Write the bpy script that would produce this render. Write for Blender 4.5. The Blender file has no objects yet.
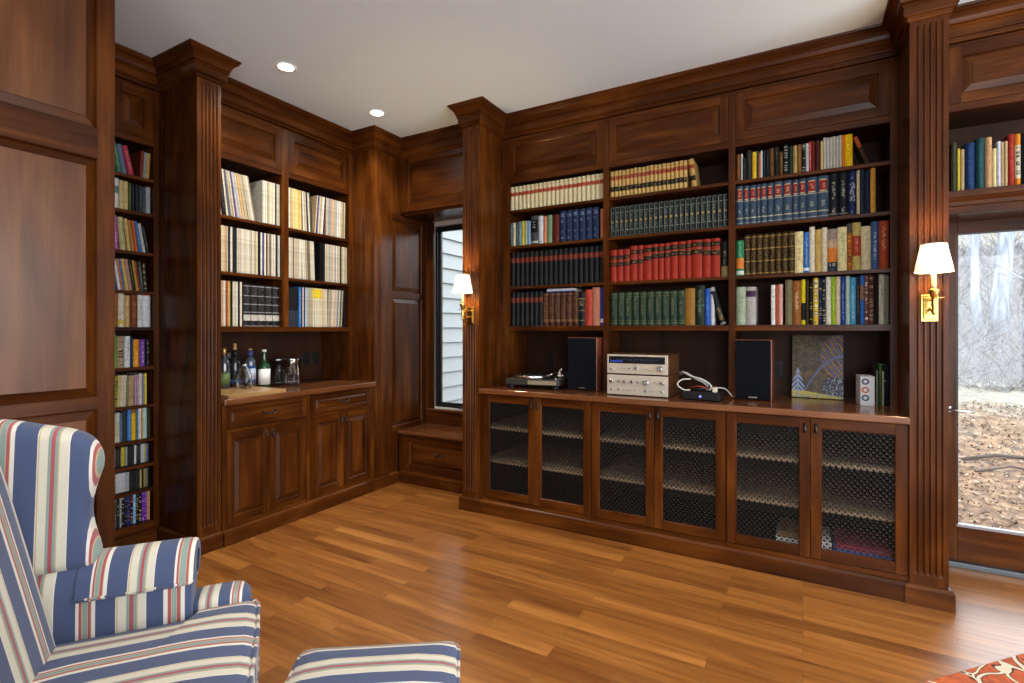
import bpy, bmesh, math, random
from mathutils import Vector, Matrix
PI = math.pi
R = math.radians
random.seed(7)
SC = bpy.context.scene
COL = SC.collection

# ------------------------------------------------------------------ camera, sky, exposure
CAM_H = 1.35
H = 3.033                                   # ceiling height
cam_d = bpy.data.cameras.new('camera')
cam_d.sensor_width = 36.0
cam_d.lens = 18.0
cam_d.shift_y = -11.5 / 1024
cam_d.clip_start = 0.05
cam_d.clip_end = 300
cam = bpy.data.objects.new('camera', cam_d)
COL.objects.link(cam)
cam.location = (0, 0, CAM_H)
cam.rotation_euler = (R(90), 0, R(29.6))
SC.camera = cam

SC.view_settings.view_transform = 'Standard'
SC.view_settings.look = 'None'
SC.view_settings.exposure = 1.22
SC.view_settings.gamma = 1.0
SC.view_settings.use_curve_mapping = False
SC.cycles.use_denoising = True
SC.cycles.max_bounces = 8
SC.cycles.diffuse_bounces = 5
SC.cycles.glossy_bounces = 4
SC.cycles.transparent_max_bounces = 12
SC.cycles.caustics_reflective = False
SC.cycles.caustics_refractive = False
SC.cycles.sample_clamp_indirect = 6.0

world = bpy.data.worlds.new('overcast_sky')
SC.world = world
world.use_nodes = True
wn = world.node_tree
wn.nodes['Background'].inputs['Color'].default_value = (0.93, 0.97, 1.0, 1)
wn.nodes['Background'].inputs['Strength'].default_value = 3.0

def portal(name, loc, rot, sx, sy):
    l = bpy.data.lights.new(name, 'AREA')
    l.shape = 'RECTANGLE'
    l.size = sx
    l.size_y = sy
    l.cycles.is_portal = True
    o = bpy.data.objects.new(name, l)
    COL.objects.link(o)
    o.location = loc
    o.rotation_euler = rot
    return o
ROOM_X1, ROOM_Y0 = 3.6, -3.2                 # right wall, wall behind the camera
portal('door_daylight', (2.15, 3.93, 1.06), (R(-90), 0, 0), 3.0, 1.75)
portal('nook_window_daylight', (-2.7, 4.0, 1.48), (R(-90), 0, 0), 0.68, 1.7)
portal('rear_window_daylight', (1.7, ROOM_Y0 - 0.12, 1.5), (R(90), 0, 0), 2.6, 2.1)
portal('right_window_daylight', (ROOM_X1 + 0.12, 0.1, 1.4), (0, R(90), 0), 2.6, 5.8)

CHAIR_LOC, CHAIR_RZ = (-1.459, .4825, 0), R(-38)
OTT_LOC, OTT_RZ = (-.974, .968, 0), R(35)
DOWNLIGHT_W = 26.0
SCONCE_W = 6.0

# ------------------------------------------------------------------ materials
MATS = {}
def nodes_of(m):
    m.use_nodes = True
    nt = m.node_tree
    return nt, nt.nodes, nt.links, nt.nodes['Principled BSDF']

def plain(name, col, rough=0.5, metal=0.0, spec=0.5, coat=0.0, trans=0.0, ior=1.45, emit=None, es=0.0, sheen=0.0):
    if name in MATS: return MATS[name]
    m = bpy.data.materials.new(name)
    nt, N, L, b = nodes_of(m)
    b.inputs['Base Color'].default_value = (*col, 1)
    b.inputs['Roughness'].default_value = rough
    b.inputs['Metallic'].default_value = metal
    b.inputs['Specular IOR Level'].default_value = spec
    b.inputs['Coat Weight'].default_value = coat
    b.inputs['Transmission Weight'].default_value = trans
    b.inputs['IOR'].default_value = ior
    b.inputs['Sheen Weight'].default_value = sheen
    if emit:
        b.inputs['Emission Color'].default_value = (*emit, 1)
        b.inputs['Emission Strength'].default_value = es
    MATS[name] = m
    return m

def ramp(N, stops):
    r = N.new('ShaderNodeValToRGB')
    el = r.color_ramp.elements
    while len(el) < len(stops): el.new(0.5)
    for e, (p, c) in zip(el, stops):
        e.position = p
        e.color = (*c, 1)
    return r

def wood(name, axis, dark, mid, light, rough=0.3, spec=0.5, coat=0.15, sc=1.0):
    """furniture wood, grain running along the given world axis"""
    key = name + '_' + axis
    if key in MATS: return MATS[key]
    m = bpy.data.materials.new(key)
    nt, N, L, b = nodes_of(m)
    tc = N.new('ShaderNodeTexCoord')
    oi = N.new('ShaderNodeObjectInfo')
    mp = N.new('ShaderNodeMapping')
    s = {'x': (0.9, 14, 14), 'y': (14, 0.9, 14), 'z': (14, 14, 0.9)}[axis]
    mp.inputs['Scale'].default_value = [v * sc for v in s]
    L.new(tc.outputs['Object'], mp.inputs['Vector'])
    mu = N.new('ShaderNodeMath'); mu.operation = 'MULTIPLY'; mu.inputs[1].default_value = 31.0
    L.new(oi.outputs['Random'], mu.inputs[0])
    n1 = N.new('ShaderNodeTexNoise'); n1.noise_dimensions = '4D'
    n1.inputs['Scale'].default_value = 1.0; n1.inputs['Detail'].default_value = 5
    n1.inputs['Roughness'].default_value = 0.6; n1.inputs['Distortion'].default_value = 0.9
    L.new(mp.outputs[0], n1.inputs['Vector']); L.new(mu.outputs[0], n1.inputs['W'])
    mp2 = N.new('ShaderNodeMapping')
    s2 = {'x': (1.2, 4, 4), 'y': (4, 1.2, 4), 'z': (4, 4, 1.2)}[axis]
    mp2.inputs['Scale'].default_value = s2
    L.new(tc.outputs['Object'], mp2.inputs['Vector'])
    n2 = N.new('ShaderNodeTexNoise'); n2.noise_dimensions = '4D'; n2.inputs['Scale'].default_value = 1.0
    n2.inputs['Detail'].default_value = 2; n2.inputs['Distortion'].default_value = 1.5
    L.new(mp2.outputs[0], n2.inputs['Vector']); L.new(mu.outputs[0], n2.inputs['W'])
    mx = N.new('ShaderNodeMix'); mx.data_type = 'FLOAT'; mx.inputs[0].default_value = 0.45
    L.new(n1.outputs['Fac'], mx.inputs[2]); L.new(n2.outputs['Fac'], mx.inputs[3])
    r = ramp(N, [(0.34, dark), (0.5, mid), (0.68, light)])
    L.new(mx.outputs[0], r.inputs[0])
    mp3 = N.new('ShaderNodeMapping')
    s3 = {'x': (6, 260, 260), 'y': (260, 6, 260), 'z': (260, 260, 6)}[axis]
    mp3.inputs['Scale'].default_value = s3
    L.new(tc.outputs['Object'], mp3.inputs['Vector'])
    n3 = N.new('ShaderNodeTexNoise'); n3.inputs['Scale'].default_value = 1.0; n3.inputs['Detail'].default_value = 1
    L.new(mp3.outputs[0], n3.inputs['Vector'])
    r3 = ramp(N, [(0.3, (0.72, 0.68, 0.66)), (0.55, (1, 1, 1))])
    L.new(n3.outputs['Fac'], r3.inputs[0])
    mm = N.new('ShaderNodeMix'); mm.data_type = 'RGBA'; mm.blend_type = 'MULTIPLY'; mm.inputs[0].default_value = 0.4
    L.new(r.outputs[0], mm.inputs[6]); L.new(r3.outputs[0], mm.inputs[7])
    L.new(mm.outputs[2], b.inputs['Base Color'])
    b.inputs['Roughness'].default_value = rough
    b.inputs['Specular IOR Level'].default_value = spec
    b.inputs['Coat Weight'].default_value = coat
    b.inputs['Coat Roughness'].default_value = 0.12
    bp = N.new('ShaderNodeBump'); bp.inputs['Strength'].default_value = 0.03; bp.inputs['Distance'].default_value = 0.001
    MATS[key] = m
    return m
MAH = dict(dark=(0.023, 0.0056, 0.0009), mid=(0.064, 0.0168, 0.0023), light=(0.145, 0.044, 0.0066))
def W(axis): return wood('mahogany', axis, **MAH, rough=0.27, coat=0.0, spec=.19)
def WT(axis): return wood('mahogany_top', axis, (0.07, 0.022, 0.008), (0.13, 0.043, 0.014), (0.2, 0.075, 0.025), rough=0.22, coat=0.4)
def WD(axis): return wood('dark_mahogany', axis, (0.016, 0.0055, 0.0022), (0.032, 0.0105, 0.004), (0.052, 0.018, 0.0068), rough=0.55, coat=0, spec=.2)

def floor_mat():
    m = bpy.data.materials.new('floor_boards')
    nt, N, L, b = nodes_of(m)
    tc = N.new('ShaderNodeTexCoord')
    br = N.new('ShaderNodeTexBrick')
    br.offset = 0.37; br.offset_frequency = 2
    br.inputs['Scale'].default_value = 1.0
    br.inputs['Brick Width'].default_value = 0.92
    br.inputs['Row Height'].default_value = 0.083
    br.inputs['Mortar Size'].default_value = 0.0011
    br.inputs['Mortar Smooth'].default_value = 0.3
    br.inputs['Color1'].default_value = (0, 0, 0, 1)
    br.inputs['Color2'].default_value = (1, 1, 1, 1)
    br.inputs['Mortar'].default_value = (0.5, 0.5, 0.5, 1)
    L.new(tc.outputs['Object'], br.inputs['Vector'])
    wv = N.new('ShaderNodeMath'); wv.operation = 'MULTIPLY'; wv.inputs[1].default_value = 17.0
    L.new(br.outputs['Color'], wv.inputs[0])
    mp = N.new('ShaderNodeMapping'); mp.inputs['Scale'].default_value = (1.6, 22, 1)
    L.new(tc.outputs['Object'], mp.inputs['Vector'])
    n = N.new('ShaderNodeTexNoise'); n.noise_dimensions = '4D'
    n.inputs['Scale'].default_value = 1.0; n.inputs['Detail'].default_value = 5; n.inputs['Distortion'].default_value = 1.2
    L.new(mp.outputs[0], n.inputs['Vector']); L.new(wv.outputs[0], n.inputs['W'])
    r = ramp(N, [(0.22, (0.085, 0.026, 0.006)), (0.36, (0.185, 0.065, 0.013)), (0.55, (0.262, 0.100, 0.021)), (0.8, (0.36, 0.158, 0.040))])
    L.new(n.outputs['Fac'], r.inputs[0])
    r2 = ramp(N, [(0.0, (0.74, 0.66, 0.60)), (0.5, (1.08, 1.05, 1.0)), (1.0, (1.42, 1.44, 1.44))])
    L.new(br.outputs['Color'], r2.inputs[0])
    mm = N.new('ShaderNodeMix'); mm.data_type = 'RGBA'; mm.blend_type = 'MULTIPLY'; mm.inputs[0].default_value = 1.0
    L.new(r.outputs[0], mm.inputs[6]); L.new(r2.outputs[0], mm.inputs[7])
    m2 = N.new('ShaderNodeMix'); m2.data_type = 'RGBA'; m2.inputs[7].default_value = (0.10, 0.04, 0.015, 1)
    L.new(br.outputs['Fac'], m2.inputs[0]); L.new(mm.outputs[2], m2.inputs[6])
    L.new(m2.outputs[2], b.inputs['Base Color'])
    b.inputs['Roughness'].default_value = 0.30
    b.inputs['Specular IOR Level'].default_value = 0.7
    b.inputs['Coat Weight'].default_value = 0.35
    b.inputs['Coat Roughness'].default_value = 0.2
    bp = N.new('ShaderNodeBump'); bp.inputs['Strength'].default_value = 0.25; bp.inputs['Distance'].default_value = 0.002
    bp.invert = True
    L.new(br.outputs['Fac'], bp.inputs['Height'])
    L.new(bp.outputs[0], b.inputs['Normal'])
    return m

def attr_mat(name, rough=0.55, noise=0.12, coat=0.0):
    """base colour read from the mesh's own 'Col' attribute (cover and label colours)"""
    m = bpy.data.materials.new(name)
    nt, N, L, b = nodes_of(m)
    a = N.new('ShaderNodeVertexColor'); a.layer_name = 'Col'
    tc = N.new('ShaderNodeTexCoord')
    n = N.new('ShaderNodeTexNoise'); n.inputs['Scale'].default_value = 60; n.inputs['Detail'].default_value = 3
    L.new(tc.outputs['Object'], n.inputs['Vector'])
    r = ramp(N, [(0.3, (1 - noise * 2,) * 3), (0.7, (1 + noise,) * 3)])
    L.new(n.outputs['Fac'], r.inputs[0])
    mm = N.new('ShaderNodeMix'); mm.data_type = 'RGBA'; mm.blend_type = 'MULTIPLY'; mm.inputs[0].default_value = 1.0
    L.new(a.outputs['Color'], mm.inputs[6]); L.new(r.outputs[0], mm.inputs[7])
    L.new(mm.outputs[2], b.inputs['Base Color'])
    b.inputs['Roughness'].default_value = rough
    b.inputs['Coat Weight'].default_value = coat
    b.inputs['Specular IOR Level'].default_value = .14
    return m
BOOKM = attr_mat('book_covers', 0.45)
SLEEVEM = attr_mat('record_sleeves', 0.6, 0.1)
CDM = attr_mat('disc_cases', 0.3, 0.05)

# ------------------------------------------------------------------ mesh builder
class MB:
    """collects shapes; build() links them as ONE mesh object. T maps local (u, o, z) to world"""
    def __init__(s, T=None):
        s.v, s.f, s.m, s.mats, s.sm, s.c = [], [], [], [], [], []
        s.T = T or (lambda u, o, z: (u, o, z))
    def mi(s, m):
        if m not in s.mats: s.mats.append(m)
        return s.mats.index(m)
    def add(s, verts, faces, m, smooth=False, cols=None):
        b = len(s.v)
        s.v += [s.T(*p) for p in verts]
        i = s.mi(m)
        for k, f in enumerate(faces):
            s.f.append([b + q for q in f]); s.m.append(i); s.sm.append(smooth)
            s.c.append(cols[k] if cols else (1, 1, 1))
        return s
    def box(s, u0, u1, o0, o1, z0, z1, m, col=None):
        v = [(u0, o0, z0), (u1, o0, z0), (u1, o1, z0), (u0, o1, z0), (u0, o0, z1), (u1, o0, z1), (u1, o1, z1), (u0, o1, z1)]
        f = [(0, 3, 2, 1), (4, 5, 6, 7), (0, 1, 5, 4), (1, 2, 6, 5), (2, 3, 7, 6), (3, 0, 4, 7)]
        return s.add(v, f, m, cols=[col or (1, 1, 1)] * 6)
    def rings(s, rings, m, smooth=False, cap=True, closed=True):
        n = len(rings[0]); v = [p for r in rings for p in r]; f = []
        for i in range(len(rings) - 1):
            for j in range(n if closed else n - 1):
                k = (j + 1) % n
                f.append((i * n + j, i * n + k, (i + 1) * n + k, (i + 1) * n + j))
        s.add(v, f, m, smooth)
        if cap and closed:
            b = len(s.v) - len(v)
            i = s.mi(m)
            s.f.append([b + q for q in range(n)][::-1]); s.m.append(i); s.sm.append(False); s.c.append((1, 1, 1))
            s.f.append([b + (len(rings) - 1) * n + q for q in range(n)]); s.m.append(i); s.sm.append(False); s.c.append((1, 1, 1))
        return s
    def lathe(s, cx, cy, prof, m, n=24, smooth=True):
        rs = [[(cx + r * math.cos(2 * PI * k / n), cy + r * math.sin(2 * PI * k / n), z) for k in range(n)] for r, z in prof]
        return s.rings(rs, m, smooth)
    def tube(s, pts, r, m, n=8, smooth=True):
        pts = [Vector(p) for p in pts]; rs = []
        up = Vector((0, 0, 1)); prev = None
        for i, p in enumerate(pts):
            d = (pts[min(i + 1, len(pts) - 1)] - pts[max(i - 1, 0)]).normalized()
            if prev is None:
                a = d.cross(up if abs(d.z) < 0.95 else Vector((1, 0, 0))).normalized()
            else:
                a = (prev - d * prev.dot(d)).normalized()
            prev = a; b = d.cross(a)
            rr = r[i] if isinstance(r, (list, tuple)) else r
            rs.append([tuple(p + (a * math.cos(2 * PI * k / n) + b * math.sin(2 * PI * k / n)) * rr) for k in range(n)])
        return s.rings(rs, m, smooth)
    def build(s, name, root=None, bevel=0.0, seg=2, colattr=False, recalc=True, subsurf=0):
        me = bpy.data.meshes.new(name)
        off = Vector(root.location) if root is not None and root.get('_world', True) else Vector((0, 0, 0))
        me.from_pydata([Vector(p) - off for p in s.v], [], s.f)
        for m in s.mats: me.materials.append(m)
        me.polygons.foreach_set('material_index', s.m)
        me.polygons.foreach_set('use_smooth', s.sm)
        if colattr:
            ca = me.color_attributes.new('Col', 'FLOAT_COLOR', 'CORNER')
            for p, c in zip(me.polygons, s.c):
                for li in p.loop_indices: ca.data[li].color = (*c, 1)
        if recalc:
            bm = bmesh.new(); bm.from_mesh(me)
            bmesh.ops.recalc_face_normals(bm, faces=bm.faces)
            bm.to_mesh(me); bm.free()
        me.update()
        o = bpy.data.objects.new(name, me)
        COL.objects.link(o)
        if root is not None: o.parent = root
        if bevel:
            bv = o.modifiers.new('edge', 'BEVEL'); bv.width = bevel; bv.segments = seg
            bv.limit_method = 'ANGLE'; bv.angle_limit = R(40)
        if subsurf:
            ss = o.modifiers.new('smooth', 'SUBSURF'); ss.levels = subsurf; ss.render_levels = subsurf
        return o

def thing(name, label, cat, loc=(0, 0, 0), group=None, rz=0.0, local=False):
    o = bpy.data.objects.new(name, None)
    COL.objects.link(o)
    o.location = loc; o.rotation_euler = (0, 0, rz)
    o['label'] = label; o['category'] = cat
    if group: o['group'] = group
    if local: o['_world'] = False
    o.empty_display_size = 0.05
    return o
def tag(o, label, cat, group=None, kind=None):
    o['label'] = label; o['category'] = cat
    if group: o['group'] = group
    if kind: o['kind'] = kind
    return o
def struct(o, label=None):
    o['kind'] = 'structure'
    if label: o['label'] = label
    return o
def kid(label, o):
    o['label'] = label
    return o

# planes of the joinery: local (u, o, z): u runs along the wall to the right, o comes out of it
def TB(Y0): return (lambda u, o, z: (u, Y0 - o, z)), 'x'
def TA(X0): return (lambda u, o, z: (X0 + o, u, z)), 'y'

# ------------------------------------------------------------------ joinery pieces
def raised_panel(mb, u0, u1, z0, z1, o, hx, bev=0.035, lip=0.009, inset=0.012, field=-0.001, mat_f=None):
    """sunk lip, sloped raise and flat field set into a frame whose face is at o"""
    wv, wh = W('z'), W(hx)
    def ring(d, oo): return [(u0 + d, oo, z0 + d), (u1 - d, oo, z0 + d), (u1 - d, oo, z1 - d), (u0 + d, oo, z1 - d)]
    rs = [ring(0, o), ring(0.004, o - 0.004), ring(0.006, o - inset), ring(lip, o - inset), ring(lip + bev, o + field - 0.003), ring(lip + bev + 0.0008, o + field)]
    for a, b in zip(rs[:-1], rs[1:]):
        for k in range(4):
            j = (k + 1) % 4
            mb.add([a[k], a[j], b[j], b[k]], [(0, 1, 2, 3)], wh if k in (0, 2) else wv)
    mb.add(rs[-1], [(0, 1, 2, 3)], mat_f or (wh if (u1 - u0) > (z1 - z0) * 1.3 else wv))

def frame(mb, u0, u1, z0, z1, o0, o1, hx, l, r, b, t):
    """stiles and rails as boxes"""
    wv, wh = W('z'), W(hx)
    mb.box(u0, u0 + l, o0, o1, z0, z1, wv); mb.box(u1 - r, u1, o0, o1, z0, z1, wv)
    mb.box(u0 + l, u1 - r, o0, o1, z0, z0 + b, wh); mb.box(u0 + l, u1 - r, o0, o1, z1 - t, z1, wh)

def panel_door(name, root, T, hx, u0, u1, z0, z1, o, fr=0.05, bev=0.035, fb=None):
    fb = fb or fr
    mb = MB(T)
    frame(mb, u0, u1, z0, z1, o - 0.02, o, hx, fr, fr, fb, fb)
    raised_panel(mb, u0 + fr, u1 - fr, z0 + fb, z1 - fb, o, hx, bev)
    mb.box(u0 + fr, u1 - fr, o - 0.022, o - 0.016, z0 + fb, z1 - fb, W('z'))
    return mb.build(name, root, recalc=False)

DK = plain('aged_bronze', (0.035, 0.028, 0.024), 0.35, 0.85)
BRASS = plain('polished_brass', (0.62, 0.40, 0.11), 0.22, 1.0)
BLACK = plain('black_plastic', (0.008, 0.008, 0.009), 0.45, spec=.3)

def drop_pull(root, T, u, z, o):
    """small pear shaped drop pull hanging from a rosette"""
    mb = MB()
    def P(a, b, c): return T(a, b, c)
    mb.T = lambda a, b, c: P(a, b, c)
    n = 10
    rings = []
    for oo, rr in ((o, 0.0095), (o + 0.004, 0.009), (o + 0.007, 0.005), (o + 0.012, 0.004)):
        rings.append([(u + rr * math.cos(2 * PI * k / n), oo, z + rr * math.sin(2 * PI * k / n)) for k in range(n)])
    mb.rings(rings, DK, True)
    mb.rings([[(u + rr * math.cos(2 * PI * k / n), o + 0.012 + rr * 0.6 * math.sin(2 * PI * k / n), zz) for k in range(n)]
              for zz, rr in ((z + 0.006, 0.003), (z - 0.006, 0.004), (z - 0.02, 0.0085), (z - 0.03, 0.0095), (z - 0.038, 0.006), (z - 0.042, 0.002))], DK, True)
    return mb.build('handle', root)

def bail_pull(root, T, u, z, o, w=0.09):
    mb = MB()
    mb.T = lambda a, b, c: T(a, b, c)
    n = 10
    for s in (-1, 1):
        uu = u + s * w / 2
        mb.rings([[(uu + rr * math.cos(2 * PI * k / n), oo, z + rr * math.sin(2 * PI * k / n)) for k in range(n)]
                  for oo, rr in ((o, 0.011), (o + 0.004, 0.010), (o + 0.006, 0.005), (o + 0.022, 0.0045))], DK, True)
    pts = [(u - w / 2, o + 0.02, z), (u - w / 3, o + 0.026, z - 0.006), (u, o + 0.03, z - 0.009), (u + w / 3, o + 0.026, z - 0.006), (u + w / 2, o + 0.02, z)]
    n = 8; rs = []
    for (a, b, c), rr in zip(pts, (0.004, 0.005, 0.0065, 0.005, 0.004)):
        rs.append([(a, b + rr * math.cos(2 * PI * k / n), c + rr * math.sin(2 * PI * k / n)) for k in range(n)])
    mb.rings(rs, DK, True)
    return mb.build('handle', root)

CROWN = [(0.0, 2.872), (0.009, 2.875), (0.012, 2.881), (0.009, 2.887), (0.010, 2.893), (0.023, 2.897), (0.026, 2.903), (0.026, 2.940), (0.032, 2.943), (0.037, 2.949),
         (0.033, 2.955), (0.031, 2.958), (0.039, 2.961), (0.041, 2.970), (0.045, 2.981), (0.053, 2.993), (0.063, 3.003), (0.072, 3.009),
         (0.074, 3.011), (0.074, 3.019), (0.081, 3.022), (0.084, 3.033)]
BASEP = [(0.0, 0.115), (0.006, 0.110), (0.015, 0.100), (0.020, 0.094), (0.020, 0.086), (0.022, 0.082), (0.022, 0.0)]
def sweep(path, prof, m_of, name, root=None, closed=False):
    """profile (out, z) carried along a plan polyline with mitred corners; out = to the right of travel"""
    mb = MB(); n = len(path)
    P = [Vector((x, y)) for x, y in path]
    cols = []
    for i in range(n):
        d0 = (P[i] - P[i - 1]).normalized() if i > 0 else None
        d1 = (P[i + 1] - P[i]).normalized() if i < n - 1 else None
        n0 = Vector((d0.y, -d0.x)) if d0 else None
        n1 = Vector((d1.y, -d1.x)) if d1 else None
        if n0 is None: k = n1
        elif n1 is None: k = n0
        else:
            k = (n0 + n1); k = k / (1 + n0.dot(n1))
        cols.append([(P[i].x + k.x * o, P[i].y + k.y * o, z) for o, z in prof])
    for i in range(n - 1):
        a, b = cols[i], cols[i + 1]
        ax = 'x' if abs(P[i + 1].x - P[i].x) > abs(P[i + 1].y - P[i].y) else 'y'
        for j in range(len(prof) - 1):
            mb.add([a[j], b[j], b[j + 1], a[j + 1]], [(0, 1, 2, 3)], m_of(ax))
    return mb.build(name, root, recalc=True)

def pilaster(name, label, X0, X1, Y0, Y1, face, fl_u, back, group='fluted pilasters'):
    """box column with flutes cut into one face ('y': the face towards the room; 'x': the face towards +X)"""
    cx, cy = (X0 + X1) / 2, (Y0 + Y1) / 2
    root = thing(name, label, 'pilaster', (cx, cy, 0), group)
    u0, u1 = fl_u
    nf = 5 if (u1 - u0) > 0.12 else 3
    wv = W('z')
    mb = MB()
    if face == 'y':
        T = lambda u, o, z: (u, Y0 - o, z)
    else:
        T = lambda u, o, z: (X1 + o, u, z)
    mb.T = T
    # flute outline across the face
    mg = 0.016; pitch = (u1 - u0 - 2 * mg) / nf; fw = pitch * 0.62
    def outline(dep):
        pts = [(u0, 0.0)]
        for k in range(nf):
            c = u0 + mg + pitch * (k + 0.5)
            for q in range(7):
                a = PI * q / 6
                pts.append((c - fw / 2 * math.cos(a), -dep * math.sin(a)))
        pts.append((u1, 0.0))
        return pts
    lev = [(0.085, 0), (0.148, 0), (0.153, 0.7), (0.162, 1), (2.838, 1), (2.847, 0.7), (2.852, 0), (H - 0.002, 0)]
    secs = [[(u, o, z) for u, o in outline(0.0075 * k)] for z, k in lev]
    for a, b in zip(secs[:-1], secs[1:]):
        for j in range(len(a) - 1):
            mb.add([a[j], a[j + 1], b[j + 1], b[j]], [(0, 1, 2, 3)], wv)
    mb.T = lambda u, o, z: (u, o, z)
    # the rest of the shaft: sides and back
    if face == 'y':
        mb.add([(X0, Y0, .085), (X0, Y1, .085), (X0, Y1, H - .002), (X0, Y0, H - .002)], [(0, 1, 2, 3)], wv)
        mb.add([(X1, Y0, .085), (X1, Y1, .085), (X1, Y1, H - .002), (X1, Y0, H - .002)], [(0, 1, 2, 3)], wv)
        mb.add([(X0, Y1, .085), (X1, Y1, .085), (X1, Y1, H - .002), (X0, Y1, H - .002)], [(0, 1, 2, 3)], wv)
        for z in (.085, H - .002): mb.add([(X0, Y0, z), (X1, Y0, z), (X1, Y1, z), (X0, Y1, z)], [(0, 1, 2, 3)], wv)
    else:
        mb.add([(X0, Y0, .085), (X1, Y0, .085), (X1, Y0, H - .002), (X0, Y0, H - .002)], [(0, 1, 2, 3)], wv)
        mb.add([(X0, Y1, .085), (X1, Y1, .085), (X1, Y1, H - .002), (X0, Y1, H - .002)], [(0, 1, 2, 3)], wv)
        mb.add([(X0, Y0, .085), (X0, Y1, .085), (X0, Y1, H - .002), (X0, Y0, H - .002)], [(0, 1, 2, 3)], wv)
        for z in (.085, H - .002): mb.add([(X0, Y0, z), (X1, Y0, z), (X1, Y1, z), (X0, Y1, z)], [(0, 1, 2, 3)], wv)
        if u0 > Y0 + .001: mb.add([(X1, Y0, .085), (X1, u0, .085), (X1, u0, H - .002), (X1, Y0, H - .002)], [(0, 1, 2, 3)], wv)
        if u1 < Y1 - .001: mb.add([(X1, u1, .085), (X1, Y1, .085), (X1, Y1, H - .002), (X1, u1, H - .002)], [(0, 1, 2, 3)], wv)
    mb.build('shaft', root, recalc=False)
    return root

# ------------------------------------------------------------------ room shell
YB = 3.525           # face of the bookcase on the back wall
BACK = 3.86          # inside back of that bookcase
XA = -3.40           # face of the record shelves on the left wall
XL = -3.58           # face of the narrow bookcase
CEIL = plain('ceiling_paint', (0.77, 0.90, 0.99), 0.8)
WALLP = plain('wall_paint', (0.62, 0.60, 0.56), 0.8)
FLOORM = floor_mat()
struct(MB().box(-4.2, ROOM_X1 + .1, ROOM_Y0 - .1, 4.0, -0.1, 0.0, FLOORM).build('floor'))
struct(MB().box(-4.2, ROOM_X1 + .1, ROOM_Y0 - .1, 4.0, H, H + 0.1, CEIL).build('ceiling'))
struct(MB().box(-4.2, -4.1, ROOM_Y0 - .1, 4.0, 0, H, WALLP).build('wall_left'))
# back wall with the nook window and the glass door
mb = MB()
NX0, NX1, NZ0, NZ1 = -3.06, -2.34, 0.62, 2.335
DX0, DX1, DZ1 = 0.66, 3.5, 2.0
mb.box(-4.1, NX0, 3.88, 4.0, 0, H, WALLP); mb.box(NX0, NX1, 3.88, 4.0, 0, NZ0, WALLP); mb.box(NX0, NX1, 3.88, 4.0, NZ1, H, WALLP)
mb.box(NX1, DX0, 3.88, 4.0, 0, H, WALLP); mb.box(DX0, DX1, 3.88, 4.0, DZ1, H, WALLP); mb.box(DX1, ROOM_X1, 3.88, 4.0, 0, H, WALLP)
struct(mb.build('wall_back'))
# right wall and the wall behind the camera, both with wide windows
mb = MB()
x0, x1 = ROOM_X1, ROOM_X1 + .1
mb.box(x0, x1, ROOM_Y0, -2.8, 0, H, WALLP); mb.box(x0, x1, 3.0, 4.0, 0, H, WALLP); mb.box(x0, x1, -2.8, 3.0, 0, .1, WALLP); mb.box(x0, x1, -2.8, 3.0, 2.7, H, WALLP)
struct(mb.build('wall_right'))
mb = MB()
y0, y1 = ROOM_Y0 - .1, ROOM_Y0
mb.box(-4.1, .4, y0, y1, 0, H, WALLP); mb.box(3.0, x0, y0, y1, 0, H, WALLP); mb.box(.4, 3.0, y0, y1, 0, .45, WALLP); mb.box(.4, 3.0, y0, y1, 2.55, H, WALLP)
struct(mb.build('wall_front'))

# ------------------------------------------------------------------ crown moulding round the room
struct(sweep([(-2.57, 1.07), (XL, 1.07), (XL, 1.735), (-3.155, 1.735), (-3.155, 1.88), (XA, 1.88), (XA, 3.18), (-3.14, 3.18), (-3.14, 3.50), (-2.236, 3.50),
       (-2.236, 3.18), (-2.087, 3.18), (-2.087, YB), (0.460, YB), (0.460, 3.18), (0.611, 3.18), (0.611, YB), (ROOM_X1, YB)],
      CROWN, lambda a: W(a), 'trim_1'), 'mahogany crown moulding stepping around bookcases and pilasters')

# ------------------------------------------------------------------ pilasters
def plinth_ring(name, root, path, out=0.0):
    return sweep(path, [(0, 0.100), (0.010, 0.098), (0.018, 0.091), (0.0215, 0.084), (0.022, 0.0)], lambda a: W(a), name, root)
pr = pilaster('fluted_pilaster', 'tall fluted mahogany pilaster with brass sconce beside glass door', 0.460, 0.611, 3.18, 3.86, 'y', (0.460, 0.611), None)
plinth_ring('plinth', pr, [(0.4605, 3.186), (0.4605, 3.1805), (0.6105, 3.1805), (0.6105, 3.86)])
pr = pilaster('fluted_pilaster', 'fluted mahogany pilaster with brass sconce between window seat and bookcase', -2.236, -2.087, 3.18, 3.86, 'y', (-2.236, -2.087), None)
plinth_ring('plinth', pr, [(-2.2355, 3.46), (-2.2355, 3.1805), (-2.0875, 3.1805), (-2.0875, 3.186)])
pr = pilaster('fluted_pilaster', 'fluted mahogany pilaster between narrow bookcase and record shelves', -4.0, -3.155, 1.735, 1.88, 'x', (1.735, 1.88), None)
plinth_ring('plinth', pr, [(-3.555, 1.7355), (-3.1555, 1.7355), (-3.1555, 1.8795), (-3.16, 1.8795)])
pr = pilaster('fluted_pilaster', 'corner mahogany pilaster between record shelves and window nook, narrow flutes', -4.0, -3.14, 3.18, 3.345, 'x', (3.195, 3.275), None)
plinth_ring('plinth', pr, [(-3.145, 3.1805), (-3.1405, 3.1805), (-3.1405, 3.3455)])

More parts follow.
